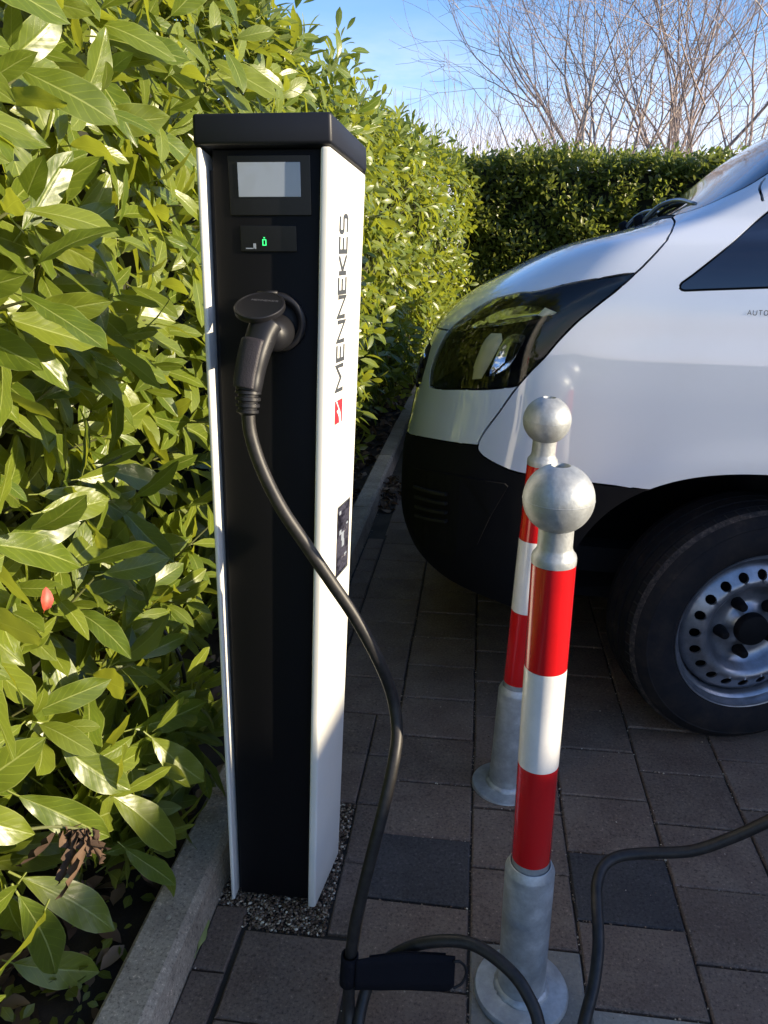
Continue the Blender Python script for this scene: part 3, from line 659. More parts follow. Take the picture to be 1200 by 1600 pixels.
# ================================================================= CHARGING POST
ZT = 1.434
def lz(b, t, z): return b+(t-b)*z/ZT
cs = empty('charging_station', (-.372, 1.30, 0), 'tall white and black vehicle charging post beside the hedge with a cable plugged in', 'charging station')
def rear_drop(y): return -.026*(y-1.205)/.155
def side_panel(name, xs_b, xs_t, bev=.0042):
    """plan outline (x, y) at the foot and at the top, stacked in courses so that the twist of the panel stays smooth"""
    bm = bmesh.new(); n = len(xs_b); K = 24; rings = []
    for k in range(K+1):
        t = k/K; ring = []
        for (xb, yb), (xt, yt) in zip(xs_b, xs_t): ring.append(bm.verts.new((xb+(xt-xb)*t, yb, .004+(ZT+rear_drop(yt)-.004)*t)))
        rings.append(ring)
    bm.faces.new(rings[0][::-1]); bm.faces.new(rings[-1])
    for a_, b_ in zip(rings, rings[1:]):
        for i in range(n): bm.faces.new((a_[i], a_[(i+1) % n], b_[(i+1) % n], b_[i]))
    bmesh.ops.recalc_face_normals(bm, faces=bm.faces); bm.normal_update()
    es = [e for e in bm.edges if e.calc_face_angle(0) > R(14)]
    bmesh.ops.bevel(bm, geom=es, offset=bev, segments=3, affect='EDGES', profile=.5)
    return bm_obj(name, bm, M_white, cs, smooth=True, angle=40)
# right-hand side panel (lit), left-hand side panel
side_panel('side_panel', [(-.303, 1.205), (-.287, 1.205), (-.266, 1.360), (-.285, 1.395), (-.303, 1.395)],
           [(-.2435, 1.205), (-.2290, 1.205), (-.2000, 1.360), (-.222, 1.395), (-.2435, 1.395)])
side_panel('side_panel', [(-.4575, 1.205), (-.4560, 1.395), (-.467, 1.395), (-.486, 1.360), (-.4650, 1.205)],
           [(-.4235, 1.205), (-.4220, 1.395), (-.437, 1.395), (-.459, 1.360), (-.4310, 1.205)], .0026)
# recessed black front and body
def slab4(xb0, xb1, xt0, xt1, y0, y1, z0, z1, name, m, bev=.002, par=cs, grooved=False):
    bm = bmesh.new(); hexa(bm, [(xb0, y0, z0), (xb1, y0, z0), (xb1, y1, z0), (xb0, y1, z0), (xt0, y0, z1), (xt1, y0, z1), (xt1, y1, z1), (xt0, y1, z1)], bev)
    return bm_obj(name, bm, m, par, smooth=True, angle=40)
slab4(-.4570, -.3035, -.4230, -.2440, 1.236, 1.388, .006, 1.405, 'core', M_gasket, .001)
slab4(-.4480, -.3055, -.4120, -.2465, 1.221, 1.235, .010, 1.432, 'front_panel', M_black, .0025)
# sloping cap
bm = bmesh.new()
hexa(bm, [(-.4335, 1.202, 1.4365), (-.2265, 1.202, 1.4365), (-.1975, 1.362, 1.4105), (-.4620, 1.362, 1.4105), (-.4325, 1.203, 1.479), (-.2270, 1.203, 1.479), (-.1980, 1.361, 1.449), (-.4615, 1.361, 1.449)], .005, 3)
hexa(bm, [(-.4600, 1.3625, 1.408), (-.1995, 1.3625, 1.408), (-.222, 1.398, 1.402), (-.437, 1.398, 1.402), (-.4600, 1.3625, 1.446), (-.1995, 1.3625, 1.446), (-.222, 1.397, 1.440), (-.437, 1.397, 1.440)], .003, 2)
bm_obj('cap', bm, M_cap, cs, smooth=True, angle=40)
# display and status window in the front
bm = bmesh.new(); box(bm, -.388, -.262, 1.2185, 1.2215, 1.340, 1.424, .001); bm_obj('bezel', bm, M_gloss, cs)
bm = bmesh.new(); box(bm, -.373, -.277, 1.2168, 1.2184, 1.366, 1.414, .0006); bm_obj('display', bm, M_disp, cs)
bm = bmesh.new(); box(bm, -.374, -.286, 1.2180, 1.2212, 1.288, 1.326, .001); wnd = bm_obj('status_window', bm, M_gloss, cs)
bm = bmesh.new(); x, z = -.3395, 1.297
for a_, b_, c_, d_ in ((0, .006, 0, .0012), (0, .0012, 0, .009), (.0048, .006, 0, .009), (0, .006, .0078, .009), (.002, .004, .0105, .0120)): box(bm, x+a_, x+b_, 1.2172, 1.2179, z+c_, z+d_)
bm_obj('green_light', bm, M_led, cs)
bm = bmesh.new(); box(bm, -.366, -.352, 1.2172, 1.2179, 1.292, 1.2935); box(bm, -.354, -.350, 1.2172, 1.2179, 1.292, 1.300); bm_obj('pictogram', bm, M_disp, cs)
for zz in (.08, 1.22):
    pass
# socket flange: a ring standing out of the front
SX, SZ, SY = -.3200, 1.182, 1.221
Ms = Matrix.Translation((SX, SY, SZ))@Matrix.Rotation(R(90), 4, 'X')
v, f = lathe([(.0335, -.004), (.0335, .006), (.0345, .009), (.0405, .0105), (.0445, .009), (.0465, .004), (.0465, 0)], 64, Ms); add('socket_ring', v, f, M_plug, cs)
v, f = lathe([(.0001, .002), (.0325, .002), (.0325, .0005)], 48, Ms); add('socket_face', v, f, M_gasket, cs)
# hinged lid lying on the plug: disc tilted outwards
hinge = Vector((-.333, 1.207, 1.2265)); tilt = R(26)
cdir = Vector((-.10, -math.cos(tilt), -math.sin(tilt))).normalized(); nrm = Vector((0, -math.sin(tilt), math.cos(tilt))); nrm = (nrm-cdir*nrm.dot(cdir)).normalized()
cen = hinge+cdir*.036; xax = cdir.cross(nrm).normalized()
Ml = Matrix((xax, cdir, nrm)).transposed().to_4x4(); Ml.translation = cen
v, f = lathe([(.0001, -.0030), (.0340, -.0030), (.0365, -.0075), (.0382, -.0075), (.0390, -.0060), (.0390, .0005), (.0380, .0016), (.0355, .0020), (.0350, .0015), (.0001, .0016)], 72, Ml)
lid = add('socket_lid', v, f, M_plug, cs, smooth=True); lid.data.set_sharp_from_angle(angle=R(35))
v, f = lathe([(.0035, -.016), (.0035, .016)], 12, Matrix.Translation(hinge+Vector((0, .003, .001)))@Matrix.Rotation(R(90), 4, 'Y'), True); add('hinge', v, f, M_plug, cs)

# lettering built from strokes
GL = {'M': [[(0, 0), (0, 1), (.5, .35), (1, 1), (1, 0)]], 'E': [[(1, 0), (0, 0), (0, 1), (1, 1)], [(0, .5), (.92, .5)]], 'N': [[(0, 0), (0, 1), (1, 0), (1, 1)]],
      'K': [[(0, 0), (0, 1)], [(.95, 1), (.12, .52), (1, 0)]], 'S': [[(0, .03), (.85, 0), (1, .12), (1, .4), (.88, .5), (.12, .5), (0, .62), (0, .88), (.14, 1), (.97, .97)]],
      'A': [[(0, 0), (.5, 1), (1, 0)], [(.2, .36), (.8, .36)]], 'U': [[(0, 1), (0, .25), (.25, 0), (.75, 0), (1, .25), (1, 1)]], 'T': [[(0, 1), (1, 1)], [(.5, 1), (.5, 0)]],
      'O': [[(.3, 0), (.7, 0), (1, .25), (1, .75), (.7, 1), (.3, 1), (0, .75), (0, .25), (.3, 0), (.5, 0)]], 'H': [[(0, 0), (0, 1)], [(1, 0), (1, 1)], [(0, .5), (1, .5)]]}
def stroke(pts, w, wx=1, wy=1):
    """mitred ribbon in the letter's own plane, pts already in metres"""
    P = [np.array(p, float) for p in pts]; out = []
    for i, p in enumerate(P):
        a = P[i]-P[i-1] if i > 0 else P[1]-P[0]; b = P[i+1]-P[i] if i < len(P)-1 else a
        a = a/np.linalg.norm(a); b = b/np.linalg.norm(b); n1 = np.array([-a[1], a[0]]); n2 = np.array([-b[1], b[0]]); mm = n1+n2; q = np.linalg.norm(mm)
        mm = mm/max(q, 1e-6); k = min(1/max(mm@n1, .4), 2.2); out.append((p+mm*w/2*k, p-mm*w/2*k))
    V = [q for pr in out for q in pr]; Fc = [(2*i, 2*i+1, 2*i+3, 2*i+2) for i in range(len(P)-1)]
    return V, Fc
M_letg = mat('embossed_grey', (.09, .09, .10), .45)
V_, F_ = [], []
for i, ch in enumerate('MENNEKES'):
    for st in GL[ch]:
        vv, ff = stroke([(.0040*px_, .0042*py_) for px_, py_ in st], .0009); b_ = len(V_)
        for q in vv: V_.append(tuple(Ml@Vector((-(-.0165+i*.0055+q[0]), -(-.0135+q[1])-.0240, .0020))))
        F_ += [tuple(j+b_ for j in w) for w in ff]
add('lid_lettering', V_, F_, M_letg, lid, smooth=False)
def rside(v, z, off=.0):
    """point on the lit side panel: v 0 front .. 1 rear"""
    a = np.array([lz(-.287, -.2290, z), 1.205, z]); b = np.array([lz(-.266, -.2000, z), 1.360, z])
    nn = np.array([b[1]-a[1], -(b[0]-a[0]), 0]); nn /= np.linalg.norm(nn); return a+(b-a)*v+nn*(off+.0002)
word = [('M', 1.069, 1.109), ('E', 1.119, 1.143), ('N', 1.1495, 1.180), ('N', 1.1885, 1.219), ('E', 1.2265, 1.2495), ('K', 1.256, 1.283), ('E', 1.2885, 1.311), ('S', 1.3175, 1.341)]
V_, F_ = [], []
for ch, z0, z1 in word:
    for st in GL[ch]:
        # letter x runs up the post, letter y runs towards the front; extent v .50 (foot) .. .24 (top)
        hgt = .0330; pts = [((z1-z0)*px_, hgt*py_) for px_, py_ in st]; vv, ff = stroke(pts, .0072); b_ = len(V_)
        for q in vv: V_.append(rside(.510-q[1]/.157, z0+q[0], .0005))
        F_ += [tuple(i+b_ for i in q) for q in ff]
lt = add('lettering', V_, F_, M_print, cs, smooth=False)
q = [rside(v_, z_, .0005) for v_, z_ in ((.285, 1.012), (.515, 1.012), (.515, 1.052), (.285, 1.052))]
add('red_emblem', q, [(0, 1, 2, 3)], M_redp, cs, smooth=False)
bolt = [(.425, 1.0120), (.395, 1.0285), (.450, 1.0300), (.330, 1.0520), (.300, 1.0520), (.395, 1.0360), (.335, 1.0345), (.475, 1.0120)]
add('lightning_mark', [rside(v_, z_, .0009) for v_, z_ in bolt], [(0, 1, 2, 7), (2, 5, 6, 7), (2, 3, 4, 5)], M_whp, cs, smooth=False)
q = [rside(v_, z_, .0006) for v_, z_ in ((.465, .720), (.885, .720), (.885, .853), (.465, .853))]
st_ = add('info_sticker', q, [(0, 1, 2, 3)], M_sticker, cs, smooth=False)
V_, F_ = [], []
for v0, v1, z0, z1 in ((.458, .892, .717, .7195), (.458, .892, .8535, .856), (.458, .466, .7195, .8535), (.884, .892, .7195, .8535)):
    b_ = len(V_); V_ += [rside(a_, c_, .0009) for a_, c_ in ((v0, z0), (v1, z0), (v1, z1), (v0, z1))]; F_.append((b_, b_+1, b_+2, b_+3))
add('sticker_border', V_, F_, M_print, st_ if False else cs, smooth=False)
V_, F_ = [], []
for v0, v1, z0, z1 in ((.61, .70, .784, .800), (.54, .61, .798, .807), (.64, .72, .770, .784), (.78, .84, .808, .812), (.52, .58, .838, .845), (.74, .82, .748, .752)):
    b_ = len(V_); V_ += [rside(a_, c_, .0009) for a_, c_ in ((v0, z0), (v1, z0), (v1, z1), (v0, z1))]; F_.append((b_, b_+1, b_+2, b_+3))
add('sticker_print', V_, F_, M_disp, cs, smooth=False)['kind'] = 'stuff'

# ================================================================= CHARGING CABLE
CAB = [(-0.345, 1.115, 1.063), (-0.341, 1.11, 1.024), (-0.324, 1.105, 0.971), (-0.295, 1.1, 0.912), (-0.256, 1.1, 0.85), (-0.217, 1.1, 0.789), (-0.181, 1.1, 0.732), (-0.144, 1.1, 0.659), (-0.121, 1.105, 0.591), (-0.11, 1.09, 0.533), (-0.112, 1.06, 0.492), (-0.124, 1.03, 0.425), (-0.142, 1.005, 0.341), (-0.156, 0.99, 0.272), (-0.168, 0.975, 0.203), (-0.174, 0.962, 0.117),
       (-.172, .948, .050), (-.165, .90, .014), (-.13, .78, .0105), (-.02, .68, .0105), (.10, .72, .0108), (.147, .80, .05), (.139, .881, .150), (.118, .918, .185), (.085, .949, .200), (.033, .981, .203), (-.02, .993, .190), (-.075, 1.0, .160), (-.125, .992, .118), (-.150, .965, .070), (-.150, .90, .024), (-.10, .80, .0305), (.02, .74, .031),
       (.13, .78, .031), (.19, .87, .035), (.217, .945, .098), (.236, .992, .132), (.246, 1.035, .162), (.248, 1.066, .182), (.249, 1.100, .197), (.254, 1.138, .208), (.270, 1.170, .218), (.300, 1.188, .226), (.347, 1.191, .236), (.421, 1.180, .260), (.481, 1.175, .300), (.536, 1.168, .350), (.62, 1.16, .43), (.76, 1.12, .50), (.98, 1.06, .50), (1.25, .98, .36), (1.55, .88, .14), (1.85, .78, .020), (2.6, .60, .0108), (4.2, .50, .0108), (5.6, .10, .0108)]
cc = empty('charging_cable', (-.16, .95, 0), 'thick black charging cable plugged into the post and looping over the paving', 'cable')
path = catmull(CAB, 10); v, f = tube(path, .0103, 16); add('cable', v, f, M_rubber, cc)
# the far end is plugged into a short blue-black coupler out of the picture
# plug: barrel, bent neck, handle, grip and bellows
A = np.array
bar = [(.0270, 0), (.0275, .004), (.0280, .030), (.0272, .045), (.0245, .056), (.0180, .064), (.0001, .068)]
v, f = lathe(bar, 40, Matrix.Translation((SX, SY-.001, SZ-.014))@Matrix.Rotation(R(90), 4, 'X')); add('plug_barrel', v, f, M_plug, cc)
hp = catmull([(-.325, 1.168, 1.180), (-.329, 1.158, 1.170), (-.333, 1.147, 1.156), (-.3370, 1.136, 1.137), (-.3410, 1.128, 1.115), (-.3425, 1.1215, 1.099), (-.3438, 1.1190, 1.090)], 5)
def oval(path, rx, ry, n=28, pw=2.6):
    P_ = A(path); T = np.gradient(P_, axis=0); T /= np.linalg.norm(T, axis=1)[:, None]; V = []
    for i, p in enumerate(P_):
        ex = np.array([1., 0, 0]); ex = ex-T[i]*(ex@T[i]); ex /= np.linalg.norm(ex); ey = np.cross(T[i], ex); a = np.linspace(0, 2*np.pi, n, endpoint=False)
        ca, sa = np.cos(a), np.sin(a); V.append(p+rx[i]*(np.sign(ca)*np.abs(ca)**(2/pw))[:, None]*ex+ry[i]*(np.sign(sa)*np.abs(sa)**(2/pw))[:, None]*ey)
    V = np.concatenate(V); k = len(P_); Fc = [(i*n+j, (i+1)*n+j, (i+1)*n+(j+1) % n, i*n+(j+1) % n) for i in range(k-1) for j in range(n)]
    Fc += [tuple(range(n)), tuple(range((k-1)*n, k*n))[::-1]]; return V, Fc
k = len(hp); tt = np.linspace(0, 1, k)
v, f = oval(hp, np.interp(tt, [0, .25, .6, 1], [.026, .0225, .0205, .0185]), np.interp(tt, [0, .3, 1], [.024, .019, .0165])); add('plug_handle', v, f, M_plug, cc)
gp = hp[10:k-2]; T = np.gradient(gp, axis=0); T /= np.linalg.norm(T, axis=1)[:, None]
gq = []; gf = []; nn_ = 9
for i, p in enumerate(gp):
    ex = np.array([1., 0, 0]); ex = ex-T[i]*(ex@T[i]); ex /= np.linalg.norm(ex); ey = np.cross(T[i], ex); ey = ey if ey[1] < 0 else -ey
    for j in range(nn_):
        a = R(-158+j*(112/ (nn_-1)))+R(0); ang = np.pi*(.96-.62*j/(nn_-1)); rx_ = np.interp(i/len(gp), [0, 1], [.0222, .0192])+.0022; ry_ = np.interp(i/len(gp), [0, 1], [.0185, .0168])+.0022
        ca, sa = np.cos(ang), np.sin(ang); gq.append(p+rx_*np.sign(ca)*abs(ca)**(.77)*ex+ry_*sa**.77*ey)
gf = [(i*nn_+j, i*nn_+j+1, (i+1)*nn_+j+1, (i+1)*nn_+j) for i in range(len(gp)-1) for j in range(nn_-1)]
gr = add('grip', gq, gf, M_grip, cc); sm = gr.modifiers.new('thickness', 'SOLIDIFY'); sm.thickness = .003; sm.offset = 0
bd = (A([-.3447, 1.1165, 1.070])-A([-.3438, 1.1190, 1.090])); bl = np.linalg.norm(bd); 
b0 = Vector((-.3438, 1.1190, 1.0915)); bz = Vector((-.0012, -.0045, -.030)).normalized()
prof = [(.0165, 0), (.0190, .001), (.0195, .005), (.0150, .0062), (.0150, .0098), (.0188, .0105), (.0190, .0150), (.0148, .0160), (.0146, .0195), (.0178, .0200), (.0180, .0245), (.0140, .0255), (.0138, .0290), (.0166, .0295), (.0166, .0335), (.0120, .0355), (.0102, .038)]
Mb = bz.to_track_quat('Z', 'Y').to_matrix().to_4x4(); Mb.translation = b0
v, f = lathe(prof, 32, Mb); bo = add('strain_relief', v, f, M_plug, cc); bo.data.set_sharp_from_angle(angle=R(40))

# velcro strap that ties the loop to the hanging strand
SP = [((-.186, .940, .168), (-.182, .918, .118)), ((-.196, .958, .165), (-.190, .936, .112)), ((-.180, .985, .155), (-.178, .960, .104)), ((-.160, .990, .155), (-.158, .962, .105)), ((-.150, .970, .160), (-.150, .945, .108)),
      ((-.125, .975, .160), (-.122, .945, .108)), ((-.085, .985, .168), (-.080, .955, .110)), ((-.045, .990, .170), (-.040, .962, .108)), ((-.012, .992, .172), (-.010, .968, .108)), ((.010, .990, .168), (.008, .972, .118))]
st = tag(empty('cable_strap', (-.09, .96, 0)), 'flat black hook-and-loop strap tying the cable loop together near the ground', 'strap')
def ribbon(pairs, name, par, thick=.0028, sub=5):
    a_ = catmull([p for p, q in pairs], sub); b_ = catmull([q for p, q in pairs], sub); nw = 4
    V = []; 
    for p, q in zip(a_, b_):
        for j in range(nw+1): V.append(p+(q-p)*j/nw)
    Fc = [(i*(nw+1)+j, i*(nw+1)+j+1, (i+1)*(nw+1)+j+1, (i+1)*(nw+1)+j) for i in range(len(a_)-1) for j in range(nw)]
    o = add(name, V, Fc, M_velcro, par); s_ = o.modifiers.new('thickness', 'SOLIDIFY'); s_.thickness = thick; s_.offset = 0; return o
wrap = []
for a in np.linspace(0, 2*np.pi, 13):
    c0, c1 = A([-.1725, .9660, .168]), A([-.1755, .9600, .112]); e = A([math.cos(a), math.sin(a), 0])*.0135
    wrap.append((c0+e, c1+e))
ribbon(wrap, 'wrap', st, sub=3)
tail = [((-.1600, .955, .170), (-.162, .948, .112)), ((-.140, .962, .170), (-.140, .950, .113)), ((-.120, .966, .172), (-.118, .952, .113)), ((-.085, .972, .176), (-.080, .955, .116)), ((-.045, .976, .176), (-.040, .960, .114)), ((-.012, .978, .176), (-.008, .964, .114)), ((.004, .980, .174), (.004, .968, .122))]
ribbon(tail, 'tail', st)
ribbon([((x_-.0, y_+.0065, z_-.003), (x2, y2+.0065, z2+.003)) for ((x_, y_, z_), (x2, y2, z2)) in tail[1:6]], 'tail', st, .003)
loopm = [(.002, .972, .171), (.012, .976, .168), (.021, .978, .155), (.023, .977, .140), (.016, .972, .124), (.003, .968, .117)]
v, f = tube(catmull(loopm, 5), .0024, 8); add('ring', v, f, M_plug, st)

# ================================================================= BOLLARDS
def make_bollard(loc, label):
    t = empty('bollard', loc, label, 'bollard', 'red and white ball-topped bollards')
    def part(name, prof, m, n=56, ang=30, **k):
        v, f = lathe(prof, n); me = mesh(name, v, f, True); me.set_sharp_from_angle(angle=R(ang)); me.materials.append(m); return link(name, me, None, t)
    part('base_plate', [(.0001, .0), (.084, .0), (.0855, .003), (.0855, .009), (.083, .0135), (.070, .0155), (.050, .0165), (.0450, .018)], M_galv, 64)
    # weld bead, uneven
    v, f = lathe([(.0505, .0160), (.0495, .0200), (.0465, .0235), (.0425, .0260)], 64); v = np.array(v); rs = np.random.default_rng(3); w = 1+rs.normal(0, .018, len(v)); v[:, 0] *= w; v[:, 1] *= w
    me = mesh('weld', v, f, True); me.materials.append(M_galv); link('weld', me, None, t)
    part('sleeve', [(.0425, .016), (.0425, .2850), (.0415, .2885), (.0355, .3010), (.0345, .3015), (.0330, .2990)], M_galv)
    part('post', [(.0318, .290), (.0318, .8560), (.0330, .8565), (.0332, .8600), (.0330, .8665), (.0318, .8705), (.0285, .8745), (.0262, .8790), (.0256, .8830), (.0256, .9080), (.0262, .9150)], M_galv)
    for z0, z1, m in ((.3130, .5040, M_foil_r), (.5045, .6820, M_foil_w), (.6825, .8560, M_foil_r)):
        nm = 'red_band' if m is M_foil_r else 'white_band'
        part(nm, [(.0318, z0), (.0327, z0+.0004), (.0328, z0+.002), (.0328, z1-.002), (.0327, z1-.0004), (.0318, z1)], m)
    a = np.linspace(R(-62), R(74.5), 30); prof = [(.0512*math.cos(q), .9555+.0512*math.sin(q)) for q in a]
    prof += [(.0132, .9555+.0485), (.0126, .9555+.0440), (.0126, .960)]
    part('ball', prof, M_galv, 64, 40)
    part('hole_bottom', [(.0001, .975), (.0126, .975)], M_gasket, 16)
    part('seam', [(.0510, .9542), (.0516, .9548), (.0516, .9560), (.0510, .9566)], M_galv, 64)
    return t
b1 = make_bollard((.1265, 1.072, .001), 'nearer red and white bollard with the cable loop passing its foot')
b1.rotation_euler = (R(.0), R(-.35), 0)
b2 = b1.copy(); COL.objects.link(b2); b2.location = (.1125, 1.655, -.010); b2.rotation_euler = (0, R(2.15), 0); b2['label'] = 'farther bollard leaning slightly right behind the nearer one, close to the van'
for ch in list(b1.children):
    c = ch.copy(); COL.objects.link(c); c.parent = b2

# ================================================================= VEHICLES
def pchip(xk, yk, x):
    xk = np.asarray(xk, float); yk = np.asarray(yk, float); h = np.diff(xk); d = np.diff(yk)/h; m_ = np.zeros(len(xk))
    for i in range(1, len(xk)-1):
        if d[i-1]*d[i] > 0:
            w1 = 2*h[i]+h[i-1]; w2 = h[i]+2*h[i-1]; m_[i] = (w1+w2)/(w1/d[i-1]+w2/d[i])
    m_[0] = d[0]; m_[-1] = d[-1]; x = np.clip(x, xk[0], xk[-1]); i = np.clip(np.searchsorted(xk, x)-1, 0, len(h)-1); t = (x-xk[i])/h[i]
    return (2*t**3-3*t**2+1)*yk[i]+(t**3-2*t**2+t)*h[i]*m_[i]+(-2*t**3+3*t**2)*yk[i+1]+(t**3-t**2)*h[i]*m_[i+1]
class Body:
    """a vehicle body as plan outlines stacked by height: u 0 = middle of the nose, 1 = where the straight side begins"""
    def __init__(s, ZK, NX, LL, WW, NN, YC, XE, inv=None):
        s.crease = 0; s.flare = 0; s.ZK, s.NX, s.LL, s.WW, s.NN, s.YC, s.XE = ZK, NX, LL, WW, NN, YC, XE
    def par(s, z): return [pchip(s.ZK, q, z) for q in (s.NX, s.LL, s.WW, s.NN)]
    def S(s, u, z):
        u = np.asarray(u, float); z = np.asarray(z, float); nx, Lq, Wq, Nq = s.par(z); th = np.clip(u, -1, 1)*np.pi/2
        x = nx+Lq*(1-np.abs(np.cos(th))**(2/Nq))+np.maximum(np.abs(u)-1, 0)
        k_ = np.clip((np.abs(u)-.88)/.3, 0, 1); k_ = k_*k_*(3-2*k_); zt = np.clip((z-1.03)/.08, 0, 1); Wq = Wq-s.crease*k_*zt*zt*(3-2*zt)
        if s.flare: Wq = Wq+s.flare*k_*np.exp(-((((np.abs(x-.745)/.495)**2.5+(np.abs(z-.338)/.438)**2.5)**.4-1.02)/.13)**2)
        y = s.YC-np.sign(u)*Wq*np.abs(np.sin(th))**(2/Nq); return np.stack([x, y, z+0*x], -1)
    def nrm(s, u, z):
        h = .006; u = np.asarray(u, float); z = np.asarray(z, float); uu = np.maximum(u, 0)
        du = s.S(uu+h, z)-s.S(uu-h, z); dz = s.S(uu, np.minimum(z+h, s.ZK[-1]))-s.S(uu, np.maximum(z-h, s.ZK[0]))
        n_ = np.cross(du, dz); n_ /= np.linalg.norm(n_, axis=-1)[..., None]+1e-12; return n_
    def u_of(s, x, z):
        nx, Lq, Wq, Nq = [float(q) for q in s.par(np.array(z))]
        if x >= nx+Lq: return 1+x-nx-Lq
        c = max(1-(x-nx)/Lq, 0); return float(np.arccos(min(c, 1)**(Nq/2))/(np.pi/2))
def pip(P, poly):
    x, y = P[:, 0], P[:, 1]; n = len(poly); inside = np.zeros(len(P), bool)
    for i in range(n):
        x0, y0 = poly[i]; x1, y1 = poly[(i+1) % n]
        c = ((y0 > y) != (y1 > y)) & (x < (x1-x0)*(y-y0)/(y1-y0+1e-15)+x0); inside ^= c
    return inside
def panels(body, regions, root, back, mirror=True, gap=.0026, depth=.016, step=.018):
    """cut the body into panels along the region outlines; each region: (name, polygon in (u,z), material, merge halves?)"""
    z0, z1 = body.ZK[0], body.ZK[-1]; uend = lambda z: body.u_of(body.XE, z)
    zs = np.arange(z0, z1+1e-6, step); 
    us = list(1-np.cos(np.linspace(0, np.pi/2, 2))[:0])+list(np.linspace(0, .86, 38))+list(1-.14*np.linspace(1, 0, 16)[1:]**1.7)+list(np.arange(1.03, 1.9, .03))+list(np.arange(1.95, 6.5, .12))
    V = []; E = []
    dom = [(0, z0)]+[(u, z0) for u in np.linspace(.05, uend(z0), 60)]+[(uend(z), z) for z in zs[1:-1]]+[(uend(z1), z1)]+[(u, z1) for u in np.linspace(uend(z1)-.05, .05, 60)]+[(0, z1)]+[(0, z) for z in zs[::-1][1:-1]]
    def addpoly(pl):
        b = len(V); V.extend(pl); E.extend([(b+i, b+(i+1) % len(pl)) for i in range(len(pl))])
    addpoly(dom); nd = len(dom)
    for nm, pl, m_, mg in regions: addpoly([tuple(q) for q in pl])
    for z in zs[1:-1]:
        ue = uend(z)
        for u in us:
            if 0 < u < ue-.02: V.append((u, z+ (0 if True else 0)))
    r = delaunay_2d_cdt([Vector(q) for q in V], E, [list(range(nd))], 1, 1e-5)
    pv = np.array([q[:] for q in r[0]]); tr = []
    for fc in r[2]:
        for i in range(1, len(fc)-1): tr.append((fc[0], fc[i], fc[i+1]))
    tr = np.array(tr); ce = pv[tr].mean(1)
    own = np.full(len(tr), len(regions))
    for k in range(len(regions)-1, -1, -1):
        own[pip(ce, regions[k][1])] = k
    objs = {}
    for k in range(len(regions)+1):
        nm, m_, mg = (back[0], back[1], True) if k == len(regions) else (regions[k][0], regions[k][2], regions[k][3])
        if m_ is None: continue
        T = tr[own == k]
        if not len(T): continue
        ids, inv = np.unique(T.ravel(), return_inverse=True); T = inv.reshape(-1, 3); q = pv[ids].copy()
        S3 = body.S(q[:, 0], q[:, 1]); Nn = body.nrm(q[:, 0], q[:, 1])
        a = S3[T[:, 1]]-S3[T[:, 0]]; b = S3[T[:, 2]]-S3[T[:, 0]]; fn = np.cross(a, b); flip = (fn*Nn[T[:, 0]]).sum(1) < 0
        T[flip] = T[flip][:, ::-1]
        ed = {}
        for t in T:
            for i in range(3):
                e = (int(t[i]), int(t[(i+1) % 3])); ed[e] = ed.get(e, 0)+1
        bd = [e for e in ed if (e[1], e[0]) not in ed]
        # skip the centre line and the outer frame
        def onframe(e): return abs(q[e[0], 0])+abs(q[e[1], 0]) < 1e-6
        bd = [e for e in bd if not onframe(e)]
        inw = np.zeros_like(S3)
        for e in bd:
            t_ = S3[e[1]]-S3[e[0]]; n_ = Nn[e[0]]; d_ = np.cross(n_, t_); l_ = np.linalg.norm(d_); 
            if l_ > 1e-9: inw[e[0]] += d_/l_; inw[e[1]] += d_/l_
        ln_ = np.linalg.norm(inw, axis=1); mk = ln_ > 1e-6; inw[mk] /= ln_[mk][:, None]
        cl = (np.abs(q[:, 0]) < 1e-6); inw[cl, 1] = 0
        S3 = S3+inw*gap*mk[:, None]
        nv = len(S3); bvs = sorted({i for e in bd for i in e}); mp_ = {i: nv+j for j, i in enumerate(bvs)}
        lip = S3[bvs]-Nn[bvs]*depth
        n2 = len(bvs); mp2 = {i: nv+n2+j for j, i in enumerate(bvs)}      # lip starts with its own copies so the edge stays sharp
        Vx = np.concatenate([S3, S3[bvs], lip]); Fx = [tuple(int(i) for i in t) for t in T]+[(mp_[e[1]], mp_[e[0]], mp2[e[0]], mp2[e[1]]) for e in bd]
        normals = np.concatenate([Nn, np.zeros((2*n2, 3))])
        def build(Vx, Fx, nr, name, par):
            o = add(name, Vx, Fx, m_, par); me = o.data
            me.normals_split_custom_set_from_vertices([tuple(x) for x in nr]) if len(nr) else None
            return o
        if mirror:
            Vm = Vx.copy(); Vm[:, 1] = 2*body.YC-Vm[:, 1]; nm_ = normals.copy(); nm_[:, 1] *= -1; Fm_ = [f_[::-1] for f_ in Fx]
            if mg:
                nV = len(Vx); o = build(np.concatenate([Vx, Vm]), Fx+[tuple(i+nV for i in f_) for f_ in Fm_], np.concatenate([normals, nm_]), nm, root)
                objs[nm] = o
            else:
                o1 = build(Vx, Fx, normals, nm, root); o2 = build(Vm, Fm_, nm_, nm, root); objs[nm] = (o1, o2)
        else: objs[nm] = build(Vx, Fx, normals, nm, root)
    return objs
def chain(*segs):
    """join smooth segments, each densified by a spline; corners stay sharp"""
    out = []
    for s_ in segs:
        c = [tuple(q) for q in (catmull(s_, 5) if len(s_) > 2 else [np.array(s_[0])+(np.array(s_[1])-np.array(s_[0]))*t for t in np.linspace(0, 1, 7)])]
        if out and np.hypot(out[-1][0]-c[0][0], out[-1][1]-c[0][1]) < 1e-6: c = c[1:]
        out += c
    if np.hypot(out[-1][0]-out[0][0], out[-1][1]-out[0][1]) < 1e-6: out = out[:-1]
    return out
